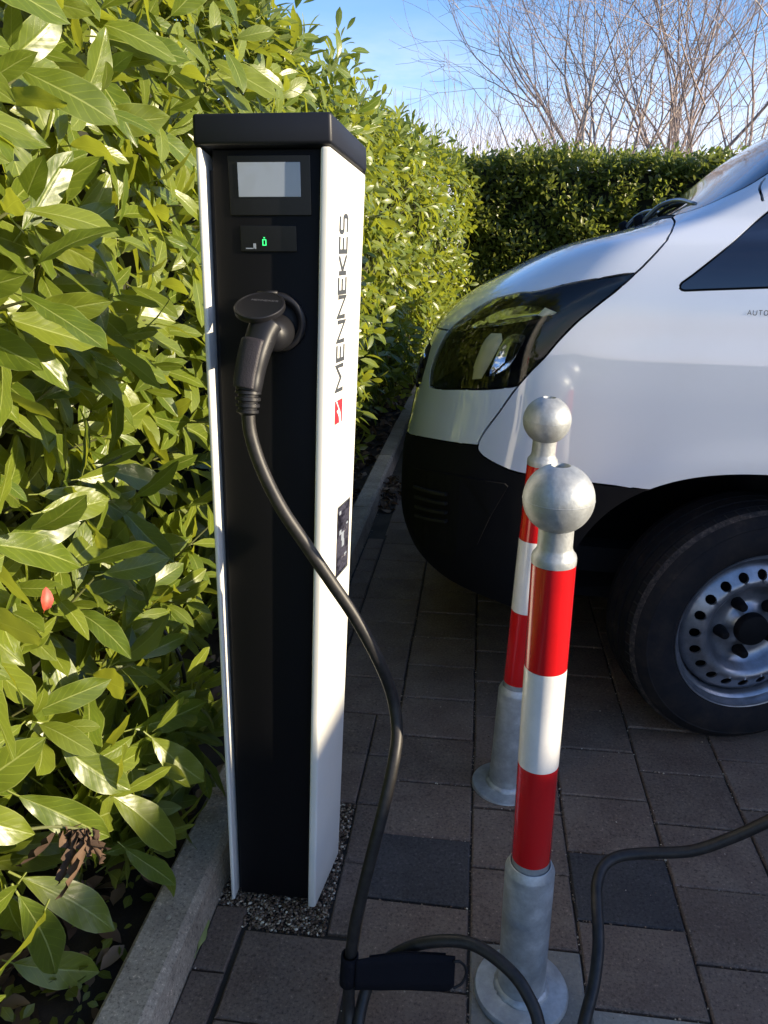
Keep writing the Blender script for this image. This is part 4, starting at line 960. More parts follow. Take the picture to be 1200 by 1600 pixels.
VAN = Body([.20, .35, .5, .65, .75, .85, .95, 1.05, 1.15, 1.22, 1.30, 1.36, 1.6, 1.80, 1.93],
           [-.17, -.283, -.330, -.326, -.308, -.288, -.263, -.218, -.12, 0.0, .175, .40, .735, 1.05, 1.27],
           [.488, .488, .491, .495, .498, .496, .484, .459, .412, .345, .25, .18, .18, .19, .22],
           [.93, .962, .979, .99, .994, .995, .994, .990, .984, .972, .940, .868, .800, .745, .69],
           [2.55, 2.65, 2.7, 2.68, 2.64, 2.64, 2.72, 2.92, 3.18, 3.48, 3.8, 4.0, 3.74, 3.25, 2.9], 2.88, 4.66)
VAN.crease = .003; VAN.flare = .006
van = empty('white_van', (.745, 1.93, 0), 'white delivery van parked nose to the hedge behind the two bollards', 'van')
# outlines in (u, height)
hl_up = [(.479, 1.074), (.496, 1.090), (.524, 1.118), (.552, 1.143), (.597, 1.165), (.66, 1.178), (.71, 1.187), (.763, 1.189), (.813, 1.197), (.874, 1.211), (.96, 1.227), (.9994, 1.238)]
hl_rear = [(.9994, 1.238), (.9985, 1.213), (.996, 1.187), (.988, 1.152), (.980, 1.128), (.968, 1.085), (.952, 1.041), (.925, 1.002), (.898, .9635)]
hl_low = [(.898, .9635), (.828, .9515), (.760, .943), (.682, .935), (.588, .922), (.488, .912)]
hl_front = [(.488, .912), (.464, .958), (.470, 1.016), (.479, 1.074)]
hood_front = [(0, 1.052), (.15, 1.054), (.301, 1.061), (.400, 1.068), (.479, 1.074)]
hood_gap = [(.9994, 1.238)]+[(VAN.u_of(x_, z_), z_) for x_, z_ in ((.3655, 1.250), (.3780, 1.264), (.3905, 1.278), (.4015, 1.291), (.4120, 1.304), (.4205, 1.315), (.4262, 1.326))]+[(.896, 1.3345), (.80, 1.345), (.66, 1.357), (.508, 1.3675)]
cowl = [(.508, 1.3675), (.30, 1.366), (0, 1.362)]
ws_low = [(0, 1.380), (.30, 1.378), (.467, 1.3745)]
ws_side = [(.467, 1.3745), (.56, 1.381), (.632, 1.393), (.693, 1.418), (.744, 1.441), (.775, 1.50), (.79, 1.62), (.79, 1.78), (.765, 1.868)]
ws_top = [(.765, 1.868), (.5, 1.895), (.2, 1.90), (0, 1.90)]
bump_gap = [(.898, .9635), (.859, .899), (.828, .851), (.812, .817), (.809, .798)]
white_low = [(0, .690), (.18, .705), (.353, .733), (.470, .758), (.593, .778), (.709, .790), (.809, .798)]
fend_low = [(.809, .798), (.812, .788), (.824, .778), (.845, .768), (.892, .753), (.928, .743), (.949, .739), (.975, .736), (1.06, .728), (1.145, .7195)]
# wheel arch, a circle round the axle in side view
AX, AZ = .745, .338
def arch_xz(a, k=1.0):
    c, s_ = math.cos(a), math.sin(a); e = 2/2.5; return AX+.495*k*math.copysign(abs(c)**e, c), AZ+.438*k*math.copysign(abs(s_)**e, s_)
def arcu(a, r=.440): x, z = arch_xz(a); return (VAN.u_of(x, z), z)
a0 = math.pi-math.asin(((.7195-AZ)/.438)**(2.5/2))
arch_top = [arcu(a) for a in np.linspace(a0, math.pi-a0, 26)]
fend_low[-1] = arch_top[0]
arch_L = [arcu(a) for a in np.linspace(math.pi+.31, a0, 14)]; arch_R = [arcu(a) for a in np.linspace(math.pi-a0, -.31, 14)]
def win_pt(x, z): return (VAN.u_of(x, z), z)
def traced(u, z): nx, Lq, _, _ = [float(q) for q in VAN.par(np.array(z))]; return (nx+Lq+u-1, z)
wz = 1.2166; wx = .4590; sl = 1.163
def wl(z): return (wx+sl*(z-wz), z)
wpts = [(wx-.0035, 1.2120), (wx-.0030, 1.2060), (wx+.001, 1.2025), (wx+.008, 1.2010), (wx+.05, 1.2035), (wx+.25, 1.2140), (wx+.6, 1.220), (1.36, 1.222), (1.38, 1.226), (1.385, 1.25), (1.40, 1.5), (1.405, 1.70), (1.385, 1.725), (1.15, 1.74), (1.06, 1.728), wl(1.71), wl(1.65), wl(1.56), wl(1.45), wl(1.377), wl(1.285), wl(1.235), (wx-.0005, 1.2180)]
wind = []
for i in range(len(wpts)):
    a_, b_ = np.array(wpts[i]), np.array(wpts[(i+1) % len(wpts)]); k = max(1, int(np.linalg.norm(b_-a_)/.012))
    wind += [(VAN.u_of(*(a_+(b_-a_)*t/k)), float((a_+(b_-a_)*t/k)[1])) for t in range(k)]
P_hl = chain(hl_up, hl_rear, hl_low, hl_front)
P_hood = chain(hood_front, hl_up, hood_gap, cowl, [(0, 1.362), (0, 1.052)])
P_front = chain(white_low, bump_gap[::-1], hl_low, hl_front, hood_front[::-1], [(0, 1.052), (0, .690)])
P_bump = chain([(0, .20), (VAN.u_of(.30, .20), .20)], [(VAN.u_of(.30, .20), .20), arch_L[0]], arch_L, fend_low[::-1], white_low[::-1], [(0, .690), (0, .20)])
sill_ = [(VAN.u_of(AX+.46, .20), .20), (VAN.u_of(4.64, .20), .20), (VAN.u_of(4.64, .44), .44), (VAN.u_of(AX+.44*1.04*math.cos(math.asin((.44-AZ)/.44)), .44), .44)]
ab = math.asin(((.44-AZ)/.438)**(2.5/2))
P_sill = chain([arcu(-.31), (VAN.u_of(AX+.46, .20), .20)], [(VAN.u_of(AX+.46, .20), .20), (VAN.u_of(4.64, .20), .20)], [(VAN.u_of(4.64, .20), .20), (VAN.u_of(4.64, .44), .44)], [(VAN.u_of(4.64, .44), .44), arcu(ab)], [arcu(a) for a in np.linspace(ab, -.31, 8)])
bot = math.asin((.20-AZ)/.44)
P_arch = [arcu(a) for a in np.linspace(bot, math.pi-bot, 60)]
P_arch = chain(arch_L, arch_top, arch_R, [arch_R[-1], (VAN.u_of(AX+.46, .20), .20)], [(VAN.u_of(AX+.46, .20), .20), (VAN.u_of(.30, .20), .20)], [(VAN.u_of(.30, .20), .20), arch_L[0]])
# rear wheel arch
AR = AX+2.93
P_ra = [(VAN.u_of(AR-AX+arch_xz(a)[0], max(arch_xz(a)[1], .2)), max(arch_xz(a)[1], .2)) for a in np.linspace(-.31, math.pi+.31, 40)]
P_ws = chain(ws_low, ws_side, ws_top, [(0, 1.90), (0, 1.380)])
P_cowl = chain(cowl[::-1], [(.508, 1.3675), (.467, 1.3745)], ws_low[::-1], [(0, 1.380), (0, 1.362)])
P_grille = chain([(0, .865), (.20, .872), (.375, .90)], [(.375, .90), (.385, .96), (.37, 1.012)], [(.37, 1.012), (.2, 1.01), (0, 1.008)], [(0, 1.008), (0, .865)])
def dgap(pts, w=.0025):
    a_ = [(u+w, z) for u, z in pts]; b_ = [(u-w, z) for u, z in pts][::-1]; return a_+b_
dl = [(.7937, 1.452), (.8437, 1.4345), (.9436, 1.4132), (.983, 1.401)]
P_door = dgap([tuple(q) for q in catmull(dl, 4)], .0013)
P_chin = chain([(0, .20), (0, .405)], [(0, .405), (.25, .402), (.43, .396), (.56, .386), (.694, .368), (.808, .356), (.90, .340), (arch_L[0][0]-.002, .322)], [(arch_L[0][0]-.002, .322), (VAN.u_of(.30, .20), .20)], [(VAN.u_of(.30, .20), .20), (0, .20)])
ob = panels(VAN, [('chin', P_chin, None, False), ('lens', P_hl, M_lens, False), ('arch_opening', P_arch, None, False), ('arch_opening', P_ra, None, False), ('windscreen', P_ws, M_wind, True), ('side_window', wind, M_tint, False),
                  ('door_gap', P_door, None, False), ('cowl', P_cowl, M_plastic, True), ('grille', P_grille, M_plastic, True), ('hood', P_hood, M_paint, True), ('front_panel', P_front, M_paint, True), ('bumper', P_bump, M_plastic, True), ('sill_trim', P_sill, M_plastic, True)],
            van, ('body', M_paint), step=.018)
# inner shell so the gaps read dark
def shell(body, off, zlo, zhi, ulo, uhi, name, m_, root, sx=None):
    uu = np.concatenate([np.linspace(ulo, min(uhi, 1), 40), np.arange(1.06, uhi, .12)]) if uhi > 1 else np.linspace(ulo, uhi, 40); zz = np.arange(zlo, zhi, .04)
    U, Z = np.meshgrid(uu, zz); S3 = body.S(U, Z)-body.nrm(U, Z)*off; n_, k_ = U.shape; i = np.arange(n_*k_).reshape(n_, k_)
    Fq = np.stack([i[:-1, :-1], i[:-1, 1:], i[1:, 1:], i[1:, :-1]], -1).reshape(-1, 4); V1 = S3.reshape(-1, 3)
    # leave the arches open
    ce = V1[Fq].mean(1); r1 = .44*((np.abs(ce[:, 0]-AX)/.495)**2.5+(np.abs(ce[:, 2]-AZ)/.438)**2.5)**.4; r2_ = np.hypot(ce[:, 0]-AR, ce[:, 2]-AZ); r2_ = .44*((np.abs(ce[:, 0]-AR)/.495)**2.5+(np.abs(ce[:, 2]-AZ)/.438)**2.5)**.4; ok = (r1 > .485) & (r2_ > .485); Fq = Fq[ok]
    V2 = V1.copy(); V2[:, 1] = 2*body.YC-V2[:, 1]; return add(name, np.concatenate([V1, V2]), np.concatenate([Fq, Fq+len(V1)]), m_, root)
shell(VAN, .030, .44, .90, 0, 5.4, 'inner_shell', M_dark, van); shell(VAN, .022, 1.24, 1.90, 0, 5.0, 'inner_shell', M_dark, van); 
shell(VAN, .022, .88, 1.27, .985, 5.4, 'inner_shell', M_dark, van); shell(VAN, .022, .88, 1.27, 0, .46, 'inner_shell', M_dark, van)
# roof, rear wall, underside
def outline(body, z):
    ue = body.u_of(body.XE, z); uu = np.concatenate([np.linspace(0, 1, 40), np.linspace(1.05, ue, 24)]); a_ = body.S(uu, np.full(len(uu), z)); b_ = a_[::-1].copy(); b_[:, 1] = 2*body.YC-b_[:, 1]; return np.concatenate([a_, b_[:-1]])
rings = []; 
for zz, k_ in ((1.93, 1), (1.955, .985), (1.972, .94), (1.980, .86), (1.985, .70), (1.986, .4)):
    o_ = outline(VAN, 1.93); c_ = np.array([(VAN.XE+1.35)/2, VAN.YC, 0]); o_ = c_+(o_-c_)*np.array([1-(1-k_)*.5, k_, 0]); o_[:, 2] = zz; rings.append(o_)
nr_ = len(rings[0]); V = np.concatenate(rings); Fc = [(i*nr_+j, i*nr_+(j+1) % nr_, (i+1)*nr_+(j+1) % nr_, (i+1)*nr_+j) for i in range(len(rings)-1) for j in range(nr_)]+[tuple(range((len(rings)-1)*nr_, len(rings)*nr_))]
add('roof', V, Fc, M_paint, van)
zz = np.linspace(.2, 1.95, 30); hw = pchip(VAN.ZK, VAN.WW, zz); V = [(VAN.XE, VAN.YC-w_, z_) for w_, z_ in zip(hw, zz)]+[(VAN.XE, VAN.YC+w_, z_) for w_, z_ in zip(hw[::-1], zz[::-1])]
add('rear_doors', V, [tuple(range(len(V)))], M_paint, van, smooth=False)
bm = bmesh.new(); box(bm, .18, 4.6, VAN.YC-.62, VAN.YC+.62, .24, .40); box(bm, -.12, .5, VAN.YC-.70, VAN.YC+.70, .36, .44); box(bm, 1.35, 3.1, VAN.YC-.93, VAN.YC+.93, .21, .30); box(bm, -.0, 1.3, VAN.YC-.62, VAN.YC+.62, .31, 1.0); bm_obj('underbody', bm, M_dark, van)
# wheel-arch liners
def liner(cx):
    n_ = 30; V = []; Fc = []; ys = [VAN.YC-.975, VAN.YC-.62]
    for yy in ys:
        for a in np.linspace(-.12, math.pi+.12, n_): q_ = arch_xz(a, 1.035); V.append((cx-AX+q_[0], yy, q_[1]))
    for j in range(n_-1): Fc.append((j, j+1, n_+j+1, n_+j))
    V.append((cx, ys[1], AZ)); Fc += [(n_+j, n_+j+1, 2*n_) for j in range(n_-1)]
    V = np.array(V); V2 = V.copy(); V2[:, 1] = 2*VAN.YC-V2[:, 1]
    add('arch_liner', V, Fc, M_plastic, van); add('arch_liner', V2, Fc, M_plastic, van)
liner(AX); liner(AR)
# grille slats, fog panel, bumper slots
def surf_slab(body, poly, off0, off1, name, m_, par, both=False, n=1):
    """flat-ish piece that follows the body: outline in (u,z), outer face at off0 outside the skin, back at off1"""
    p = np.array(poly); S_ = body.S(p[:, 0], p[:, 1]); Nn = body.nrm(p[:, 0], p[:, 1]); k = len(p); V = np.concatenate([S_+Nn*off0, S_+Nn*off1])
    r = delaunay_2d_cdt([Vector(q) for q in p], [(i, (i+1) % k) for i in range(k)], [list(range(k))], 1, 1e-6)
    top = [tuple(f_) for f_ in r[2]]
    if len(r[0]) != k: top = [tuple(range(k))]
    else: ordm = [r[3][i][0] for i in range(k)]; top = [tuple(ordm[i] for i in f_) for f_ in top]
    Fc = top+[(i, (i+1) % k, k+(i+1) % k, k+i) for i in range(k)]
    bm_ = bmesh.new(); vs = [bm_.verts.new(q) for q in V]
    for f_ in Fc:
        try: bm_.faces.new([vs[i] for i in f_])
        except ValueError: pass
    bmesh.ops.recalc_face_normals(bm_, faces=bm_.faces); return bm_obj(name, bm_, m_, par)
for z_ in (.885, .915, .945, .975):
    bm = bmesh.new()
    uu = np.linspace(-.34, .34, 18); a_ = VAN.S(np.abs(uu)+1e-6, np.full(18, z_)); a_[:, 1] = VAN.YC-np.sign(uu)*np.abs(VAN.YC-a_[:, 1])
    add('grille_slat', *tube(a_-np.array([.004, 0, 0]), .006, 6), M_chrome if z_ == .975 else M_plastic, van)
def strip(u0, z0, u1, z1, h, o0, o1, name, m_, k=8):
    up_ = [(u0+(u1-u0)*t, z0+(z1-z0)*t+h/2) for t in np.linspace(0, 1, k)]; dn = [(u0+(u1-u0)*t, z0+(z1-z0)*t-h/2) for t in np.linspace(1, 0, k)]
    return surf_slab(VAN, up_+dn, o0, o1, name, m_, van)
fp = catmull([(.518, .672), (.62, .690), (.72, .703), (.84, .7085), (.925, .7075)], 4)
surf_slab(VAN, [tuple(q) for q in fp]+[(.935, .700), (.905, .610), (.874, .521), (.80, .475), (.62, .455), (.53, .50), (.515, .60)], .009, -.006, 'fog_lamp_panel', M_plastic, van)
for (a_, b_, c_, d_) in ((.56, .626, .742, .647), (.575, .599, .746, .621), (.58, .570, .750, .594), (.583, .542, .753, .569)): strip(a_, b_, c_, d_, .008, .014, .0, 'air_slot_bar', M_gasket)
# badge-free emblem oval on the grille is out of sight; lower bumper lip
# headlight insides
def inner(poly_u, off_fn, name, m_, par, n=22):
    p = np.array(poly_u); u0, u1, z0, z1 = p[:, 0].min(), p[:, 0].max(), p[:, 1].min(), p[:, 1].max(); U, Z = np.meshgrid(np.linspace(u0, u1, n), np.linspace(z0, z1, n))
    pts = [Vector(q) for q in p]; k = len(p); g_ = [Vector((a_, b_)) for a_, b_ in zip(U.ravel(), Z.ravel()) if pip(np.array([[a_, b_]]), [tuple(q) for q in p])[0]]
    r = delaunay_2d_cdt(pts+g_, [(i, (i+1) % k) for i in range(k)], [list(range(k))], 1, 1e-6); q = np.array([w[:] for w in r[0]])
    c = p.mean(0); d = np.array([min(np.hypot(*(x-y)) for y in p) for x in q]); off = off_fn(q, d)
    S_ = VAN.S(q[:, 0], q[:, 1]); Nn = VAN.nrm(q[:, 0], q[:, 1]); V = S_-Nn*off[:, None]; Fc = [tuple(f_) for f_ in r[2]]
    V2 = V.copy(); V2[:, 1] = 2*VAN.YC-V2[:, 1]
    for vv, fl in ((V, False), (V2, True)): add(name, vv, [f_[::-1] for f_ in Fc] if fl else Fc, m_, par[1] if fl else par[0])
lens = ob['lens']; hls = []
for s_ in (0, 1):
    h_ = empty('headlight', (0, 0, 0)); h_.parent = van; h_.location = (-.45, -.05 if s_ == 0 else 1.9, .98); hls.append(h_)
for o_, h_ in zip(lens, hls): o_.parent = h_; o_.location = -h_.location
P_in = chain(hl_up, hl_rear, hl_low, hl_front)
inner(P_in, lambda q, d: np.clip(.010+d*.75, .010, .060), 'housing', M_gloss, hls, 26)
refU = catmull([(.545, 1.100), (.60, 1.133), (.66, 1.156), (.74, 1.168), (.82, 1.166), (.870, 1.156), (.915, 1.146), (.880, 1.136), (.80, 1.123), (.69, 1.111)], 4, True)
inner(refU, lambda q, d: .024+.5*d, 'daytime_reflector', M_chrome, hls, 16)
inner([(.865, 1.160), (.918, 1.147), (.880, 1.137), (.862, 1.140)], lambda q, d: .018+0*d, 'indicator_prism', M_slab, hls, 5)
inner([(.715, 1.092), (.766, 1.093), (.789, 1.075), (.778, 1.02), (.752, .970), (.708, .964), (.704, .993), (.700, .9935), (.701, .999), (.706, 1.04), (.706, 1.078)], lambda q, d: .022-d*.3, 'light_guide', M_slab, hls, 8)
inner(catmull([(.790, 1.088), (.860, 1.090), (.866, 1.052), (.845, 1.010), (.800, .985), (.768, .974), (.778, 1.02)], 4, True), lambda q, d: .034+1.1*d, 'main_reflector', M_chrome, hls, 20)
# dealer lettering low on the door
x0_, z0_ = traced(1.3135, 1.155); V_, F_ = [], []
for i, ch in enumerate('AUTOHAUS'):
    for s_ in GL[ch]:
        vv, ff = stroke([(.0078*a_, .0105*b_) for a_, b_ in s_], .0014); b_ = len(V_)
        for q in vv: u_ = VAN.u_of(x0_+i*.0118+q[0], z0_-.005+q[1]); V_.append((VAN.S(u_, z0_-.005+q[1])+VAN.nrm(u_, z0_-.005+q[1])*.0012))
        F_ += [tuple(j+b_ for j in w) for w in ff]
add('lettering', V_, F_, M_print, van, smooth=False)
# wipers lying along the foot of the windscreen
def wiper(y0, x0, z0):
    P_ = catmull([(x0, y0, z0), (x0+.045, y0-.06, z0+.050), (x0+.085, y0-.16, z0+.062), (x0+.10, y0-.42, z0+.040)], 6); bm = bmesh.new()
    v, f = tube(P_, np.linspace(.009, .005, len(P_)), 8); w = add('wiper', v, f, M_rim, van)
    v, f = tube(P_[4:]+np.array([.016, 0, -.010]), .006, 6); add('wiper_blade', v, f, M_gasket, w)
    v, f = lathe([(.0001, .030), (.014, .028), (.018, .015), (.018, -.02)], 16, Matrix.Translation((x0, y0, z0))@Matrix.Rotation(R(-25), 4, 'Y')); add('wiper_pivot', v, f, M_plastic, w)
wiper(2.62, .405, 1.362); wiper(3.35, .40, 1.362)

# ---- wheels
def rim_disc(par, name='rim'):
    prof = [(.044, .030), (.046, .036), (.052, .040), (.060, .050), (.070, .054), (.096, .054), (.112, .040), (.122, .020), (.134, .009), (.146, .010), (.160, .018), (.180, .030), (.192, .040), (.1945, .060)]
    rr = np.array([p[0] for p in prof]); zz = np.array([p[1] for p in prof]); ns = 20; V = []; Fc = []
    rc, rh = .1600, .0128; pts = []; E = []
    sec = 2*np.pi/ns; lim = sec/2*rc
    # one sector in (r, arc) space with a round hole, then repeated
    rs_ = sorted(set(list(rr)+list(np.linspace(.146, .182, 7)))); outl = [(r_, -sec/2) for r_ in rs_]+[(r_, sec/2) for r_ in rs_[::-1]]
    K = len(outl); pts = [Vector((r_, a_*.16)) for r_, a_ in outl]; hole = [Vector((rc+rh*math.cos(t), rh*1.05*math.sin(t))) for t in np.linspace(0, 2*np.pi, 20, endpoint=False)]
    inn = [Vector((r_, q*.16)) for r_ in rs_[1:-1] for q in (-sec/4, 0, sec/4) if math.hypot(r_-rc, q*.16) > rh*1.12]
    E = [(i, (i+1) % K) for i in range(K)]+[(K+i, K+(i+1) % 20) for i in range(20)]
    r = delaunay_2d_cdt(pts+hole+inn, E, [list(range(K))], 1, 1e-6); q = np.array([w[:] for w in r[0]]); fs = []
    for f_ in r[2]:
        c = q[list(f_)].mean(0)
        if math.hypot(c[0]-rc, c[1]) > rh*.97: fs.append(tuple(f_))
    for s_ in range(ns):
        a = q[:, 1]/.16+s_*sec; z = np.interp(q[:, 0], rr, zz); b = len(V); V += [(r_*math.cos(t), z_, r_*math.sin(t)) for r_, t, z_ in zip(q[:, 0], a, z)]; Fc += [tuple(i+b for i in f_) for f_ in fs]
        # short wall of the hole
        b = len(V)
        for t in np.linspace(0, 2*np.pi, 14, endpoint=False):
            r_, t_ = rc+rh*math.cos(t), s_*sec+rh*math.sin(t)/.16; z_ = np.interp(r_, rr, zz); V += [(r_*math.cos(t_), z_, r_*math.sin(t_)), (r_*math.cos(t_), z_+.006, r_*math.sin(t_))]
        Fc += [(b+2*i, b+2*i+1, b+2*((i+1) % 14)+1, b+2*((i+1) % 14)) for i in range(14)]
    bm_ = bmesh.new(); vs = [bm_.verts.new(v_) for v_ in V]
    for f_ in Fc: bm_.faces.new([vs[i] for i in f_])
    bmesh.ops.remove_doubles(bm_, verts=bm_.verts, dist=1e-5); bmesh.ops.recalc_face_normals(bm_, faces=bm_.faces)
    me = bpy.data.meshes.new(name); bm_.to_mesh(me); bm_.free(); me.polygons.foreach_set('use_smooth', np.ones(len(me.polygons), bool)); me.materials.append(M_rim); return link(name, me, None, par)
RY = Matrix.Rotation(R(-90), 4, 'X')       # lathe axis to +Y (inwards)
def wheel(x, y, z, rot=0, spin=0, side=1):
    w = empty('wheel', (0, 0, 0)); w.parent = van; w.location = Vector((x, y, z))-van.location
    def lp(name, prof, m_, n=96, ang=35, M=RY, par=w):
        v, f = lathe(prof, n, M); me = mesh(name, v, f, True); me.set_sharp_from_angle(angle=R(ang)); me.materials.append(m_); return link(name, me, None, par)
    ty = lp('tyre', [(.212, .020), (.219, .004), (.226, -.004), (.240, -.011), (.262, -.015), (.285, -.014), (.300, -.009), (.303, -.010), (.306, -.007), (.318, .002), (.326, .012),
                (.3345, .024), (.3385, .044), (.3335, .0445), (.3335, .051), (.3390, .0515), (.3400, .080), (.3330, .0805), (.3330, .090), (.3405, .0905), (.3410, .118), (.3335, .1185), (.3335, .128), (.3405, .1285), (.3395, .158), (.3335, .1585), (.3335, .165), (.3385, .1655), (.336, .186), (.326, .200), (.300, .216), (.25, .220), (.215, .205)], M_tyre)
    lp('scuffed_shoulder', [(.3266, .0105), (.3310, .0158), (.3356, .0225)], M_mud, par=ty)
    # sipes across the shoulder
    V_, F_ = [], []
    for k in range(72):
        a = k*2*np.pi/72; da = .006
        b = len(V_)
        for rr_, yy in ((.3262, .0115), (.3350, .0235), (.3388, .0430)):
            V_ += [((rr_+.0006)*math.cos(a-da), yy-.0004, (rr_+.0006)*math.sin(a-da)), ((rr_+.0006)*math.cos(a+da), yy-.0004, (rr_+.0006)*math.sin(a+da))]
        F_ += [(b, b+1, b+3, b+2), (b+2, b+3, b+5, b+4)]
    me = mesh('sipes', V_, F_, False); me.materials.append(M_gasket); o_ = link('sipes', me, None, ty); tag(o_, kind='stuff')
    rb = lp('rim_barrel', [(.2235, .004), (.2240, -.001), (.2225, -.0045), (.2195, -.0035), (.2180, .004), (.2120, .010), (.2090, .020), (.2020, .024), (.1985, .030), (.1965, .052), (.1965, .150), (.20, .20)], M_rim)
    rd = rim_disc(w)
    lp('brake_drum', [(.0001, .075), (.175, .075), (.19, .10)], M_dark, 48)
    lp('hub_cap', [(.0001, .006), (.012, .0065), (.018, .008), (.034, .0085), (.0415, .011), (.0440, .016), (.0450, .030), (.0450, .045)], M_plastic, 48)
    for k in range(5):
        a = R(90+72*k+spin); lp('wheel_nut', [(.0001, .014), (.0090, .0145), (.0115, .018), (.0135, .030), (.0165, .046), (.0165, .056)], M_plastic, 20, M=Matrix.Translation((.0745*math.cos(a), 0, .0745*math.sin(a)))@RY)
    w.rotation_euler = (0, 0, rot); return w
wheel(AX+.010, 1.915, AZ, R(19), spin=28)
wheel(AR, 1.915, AZ, 0, spin=10)
wheel(AX, 2*VAN.YC-1.915, AZ, R(180), spin=0); wheel(AR, 2*VAN.YC-1.915, AZ, R(180), spin=40)
van.rotation_euler = (0, 0, R(-6.0))

# ---- the dark car in the next bay, showing between hedge and van
CAR = Body([.18, .35, .5, .65, .78, .88, .96, 1.04, 1.10, 1.30, 1.44], [-.20, -.30, -.34, -.34, -.31, -.25, -.14, .05, .38, .85, 1.35], [.45, .46, .47, .47, .46, .44, .40, .34, .28, .2, .2],
           [.80, .86, .885, .895, .90, .895, .885, .86, .80, .68, .58], [2.4, 2.5, 2.5, 2.5, 2.5, 2.6, 2.7, 3, 3.2, 3.2, 3.0], 5.35, 3.75)
car = empty('dark_car', (1.6, 5.35, 0), 'dark car in the next bay, glimpsed between the hedge and the van bonnet', 'car')
cg = [(0, 1.085), (.3, 1.085), (.6, 1.08), (.8, 1.075), (.9, 1.08)]
c_ws = chain([(0, 1.115), (.5, 1.11), (.80, 1.115)], [(.80, 1.115), (.80, 1.25), (.76, 1.40)], [(.76, 1.40), (.4, 1.42), (0, 1.42)], [(0, 1.42), (0, 1.115)])
c_hl = chain([(.40, .70), (.55, .72), (.85, .80)], [(.85, .80), (.93, .86), (.97, .90)], [(.97, .90), (.8, .885), (.55, .83), (.42, .80)], [(.42, .80), (.40, .70)])
c_bl = chain([(0, .18), (.80, .18)], [(.80, .18), (.82, .36)], [(.82, .36), (.5, .38), (0, .38)], [(0, .38), (0, .18)])
c_win = [(CAR.u_of(x_, z_), z_) for x_, z_ in ((.80, 1.10), (1.2, 1.10), (2.0, 1.10), (3.0, 1.11), (2.85, 1.36), (2.2, 1.38), (1.55, 1.36), (1.15, 1.24))]
cax = .62
def carc(a, c=cax): return (CAR.u_of(c+.34*math.cos(a), .31+.34*math.sin(a)), .31+.34*math.sin(a))
panels(CAR, [('headlight', c_hl, M_mud if False else M_disp, False), ('windscreen', c_ws, M_wind, True), ('side_window', c_win, M_tint, False), ('bumper', c_bl, M_plastic, True), ('arch', [carc(a) for a in np.linspace(-.35, math.pi+.35, 30)], None, False), ('arch', [carc(a, 3.1) for a in np.linspace(-.35, math.pi+.35, 30)], None, False)], car, ('body', M_dcar), step=.03)
o_ = outline(CAR, 1.44); rings = []
for zz, k_ in ((1.44, 1), (1.46, .93), (1.47, .8), (1.475, .5)):
    c_ = np.array([2.55, CAR.YC, 0]); q = c_+(o_-c_)*np.array([k_, k_, 0]); q[:, 2] = zz; rings.append(q)
nr_ = len(o_); add('roof', np.concatenate(rings), [(i*nr_+j, i*nr_+(j+1) % nr_, (i+1)*nr_+(j+1) % nr_, (i+1)*nr_+j) for i in range(3) for j in range(nr_)]+[tuple(range(3*nr_, 4*nr_))], M_dcar, car)
zz = np.linspace(.18, 1.44, 16); hw = pchip(CAR.ZK, CAR.WW, zz); V = [(CAR.XE, CAR.YC-w_, z_) for w_, z_ in zip(hw, zz)]+[(CAR.XE, CAR.YC+w_, z_) for w_, z_ in zip(hw[::-1], zz[::-1])]; add('tailgate', V, [tuple(range(len(V)))], M_dcar, car, smooth=False)
bm = bmesh.new(); box(bm, -.1, 3.7, CAR.YC-.6, CAR.YC+.6, .16, .9); bm_obj('underbody', bm, M_dark, car)
for x_ in (cax, 3.1):
    for s_ in (-1, 1):
        yw = CAR.YC+s_*.86; M_ = Matrix.Translation((x_, yw, .31))@Matrix.Rotation(R(90*s_), 4, 'X')
        v, f = lathe([(.0001, .03), (.17, .02), (.20, .0), (.23, .0), (.29, .005), (.31, .02), (.312, .19), (.25, .2)], 36, M_); add('wheel', v, f, M_tyre, car)

# ================================================================= SMALL THINGS
def lone_leaf(name, loc, d, up_, ln, m_, label, cat, seed, par=None, curl=.2, width=.18, fold=.2):
    v, f, u = leaf_proto(8, 4, width=width, fold=fold, curl=curl, wave=.03, petiole=True, seed=seed); Fm_ = frames(np.array([d], float), np.array([up_], float))[0]
    o = link(name, mesh(name, (v@Fm_)*ln, f, True, uv=u, attr=np.full(len(v), .5)), m_, par, loc); 
    if cat: tag(o, label, cat)
    return o
lone_leaf('fallen_leaf', (-.492, 1.075, .006), (-.03, 1, .16), (1, .1, .9), .105, M_yleaf, 'yellow-green fallen leaf leaning against the foot of the kerb near the charging post', 'leaf', 5, width=.11)
lone_leaf('red_leaf', (-.617, .948, .790), (.35, .15, .85), (.8, -.5, .2), .032, M_red, 'small red leaf caught among the green laurel leaves at the left', 'leaf', 6, width=.30, curl=.5, fold=.5)
# withered shoot hanging in the lower left of the hedge
ds = empty('withered_shoot', (-.64, .93, .40), 'withered brown shoot with curled dry leaves hanging in the lower left of the hedge', 'dead shoot')
v, f = tube(catmull([(-.78, .80, .46), (-.70, .86, .45), (-.63, .900, .44), (-.585, .92, .42)], 5), .0028, 6); add('stem', v, f, M_twig, ds)
rs = np.random.default_rng(5)
for i in range(17):
    t = rs.random(); p = np.array([-.625+.05*t, .89+.03*t, .437-.01*t]); d = np.array([rs.normal(.15, .5), rs.normal(.1, .5), -.8]); v, f, u = leaf_proto(8, 4, width=.11, fold=2.2, curl=.9*rs.uniform(-1, 1), wave=.10, seed=i)
    Fm_ = frames(d[None], rs.normal(0, 1, (1, 3)))[0]; add('dry_leaf', (v@Fm_)*rs.uniform(.04, .08)+p, f, M_dead, ds, uv=u, attr=np.full(len(v), rs.random()*.45))
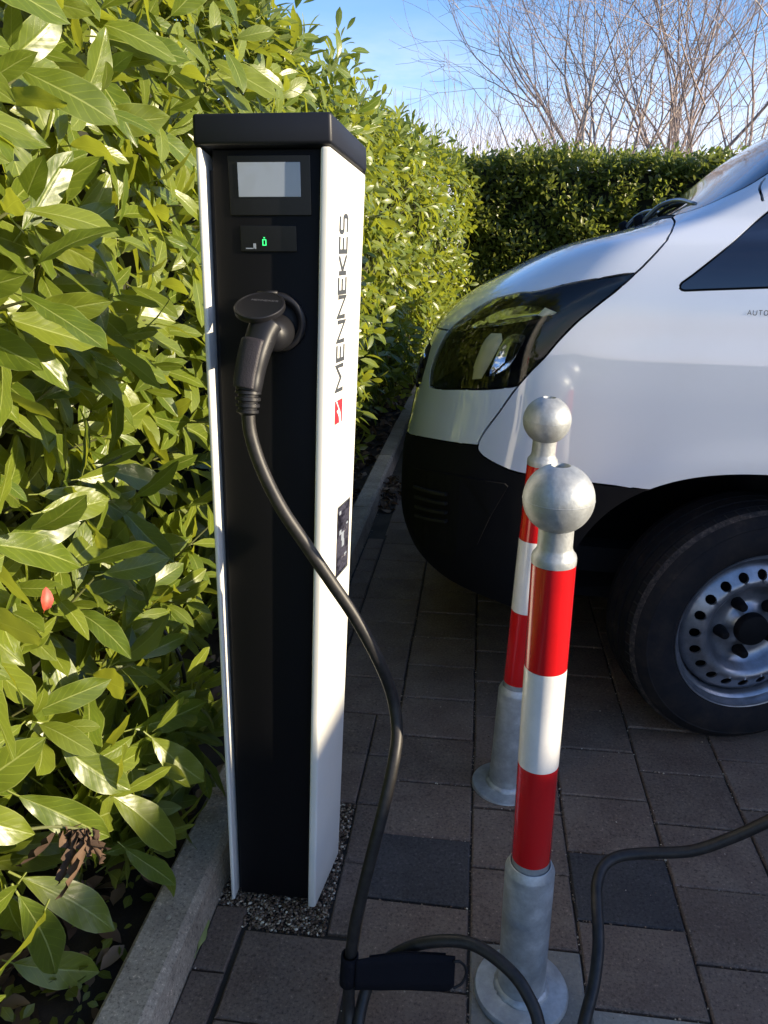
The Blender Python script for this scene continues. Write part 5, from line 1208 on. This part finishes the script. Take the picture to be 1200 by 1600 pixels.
# leaf litter and little weeds in the bed
n = 2600; P = np.stack([rng.uniform(-1.6, -.60, n), rng.uniform(.4, 6.5, n), rng.uniform(.040, .060, n)], -1); d = unit(np.stack([rng.normal(0, 1, n), rng.normal(0, 1, n), rng.normal(0, .25, n)], -1)); u_ = unit(np.stack([rng.normal(0, .5, n), rng.normal(0, .5, n), np.ones(n)], -1))
v, f, u, a = leaf_cloud(P, frames(d, u_), rng.uniform(.03, .085, n), [leaf_proto(4, 2, width=.2+.05*k, fold=.5, curl=.3*k-.3, wave=.03, seed=k) for k in range(3)])
tag(add('leaf_litter', v, f, M_dead, uv=u, attr=a), kind='stuff')
n = 110; Pc = np.stack([rng.uniform(-1.0, -.62, n), rng.uniform(.75, 2.0, n), rng.uniform(.045, .055, n)], -1); B_ = Pc; D_ = unit(np.stack([rng.normal(0, .3, n), rng.normal(0, .3, n), np.ones(n)], -1))
a_ = shoots(B_, D_, 5, rng.uniform(.02, .06, n), rng.uniform(.02, .038, n), spread=(50, 85)); v, f, u, a = leaf_cloud(a_[0], a_[1], a_[2], [leaf_proto(3, 2, width=.3, fold=.2, curl=.2, wave=0)])
tag(add('ground_weeds', v, f, M_leaf_far, uv=u, attr=a), kind='stuff')
n = 130; P = np.stack([rng.uniform(-.498, -.41, n), rng.normal(3.98, .12, n), rng.uniform(.003, .05, n)], -1); d = unit(rng.normal(0, 1, (n, 3))*np.array([1, 1, .5])); v, f, u, a = leaf_cloud(P, frames(d, unit(rng.normal(0, 1, (n, 3))+np.array([0, 0, 1.]))), rng.uniform(.02, .06, n), [leaf_proto(4, 2, width=.22, fold=.5, curl=.4, wave=.04)])
tag(add('leaf_litter', v, f, M_dead, uv=u, attr=a), kind='stuff')
# thin black hose standing in the bed behind the post
v, f = tube(catmull([(-.640, 1.455, .03), (-.640, 1.45, .18), (-.632, 1.452, .30), (-.640, 1.46, .42), (-.70, 1.48, .50)], 6), .0045, 8); tag(add('irrigation_hose', v, f, M_rubber), 'thin black hose rising from the soil under the hedge behind the kerb', 'hose')
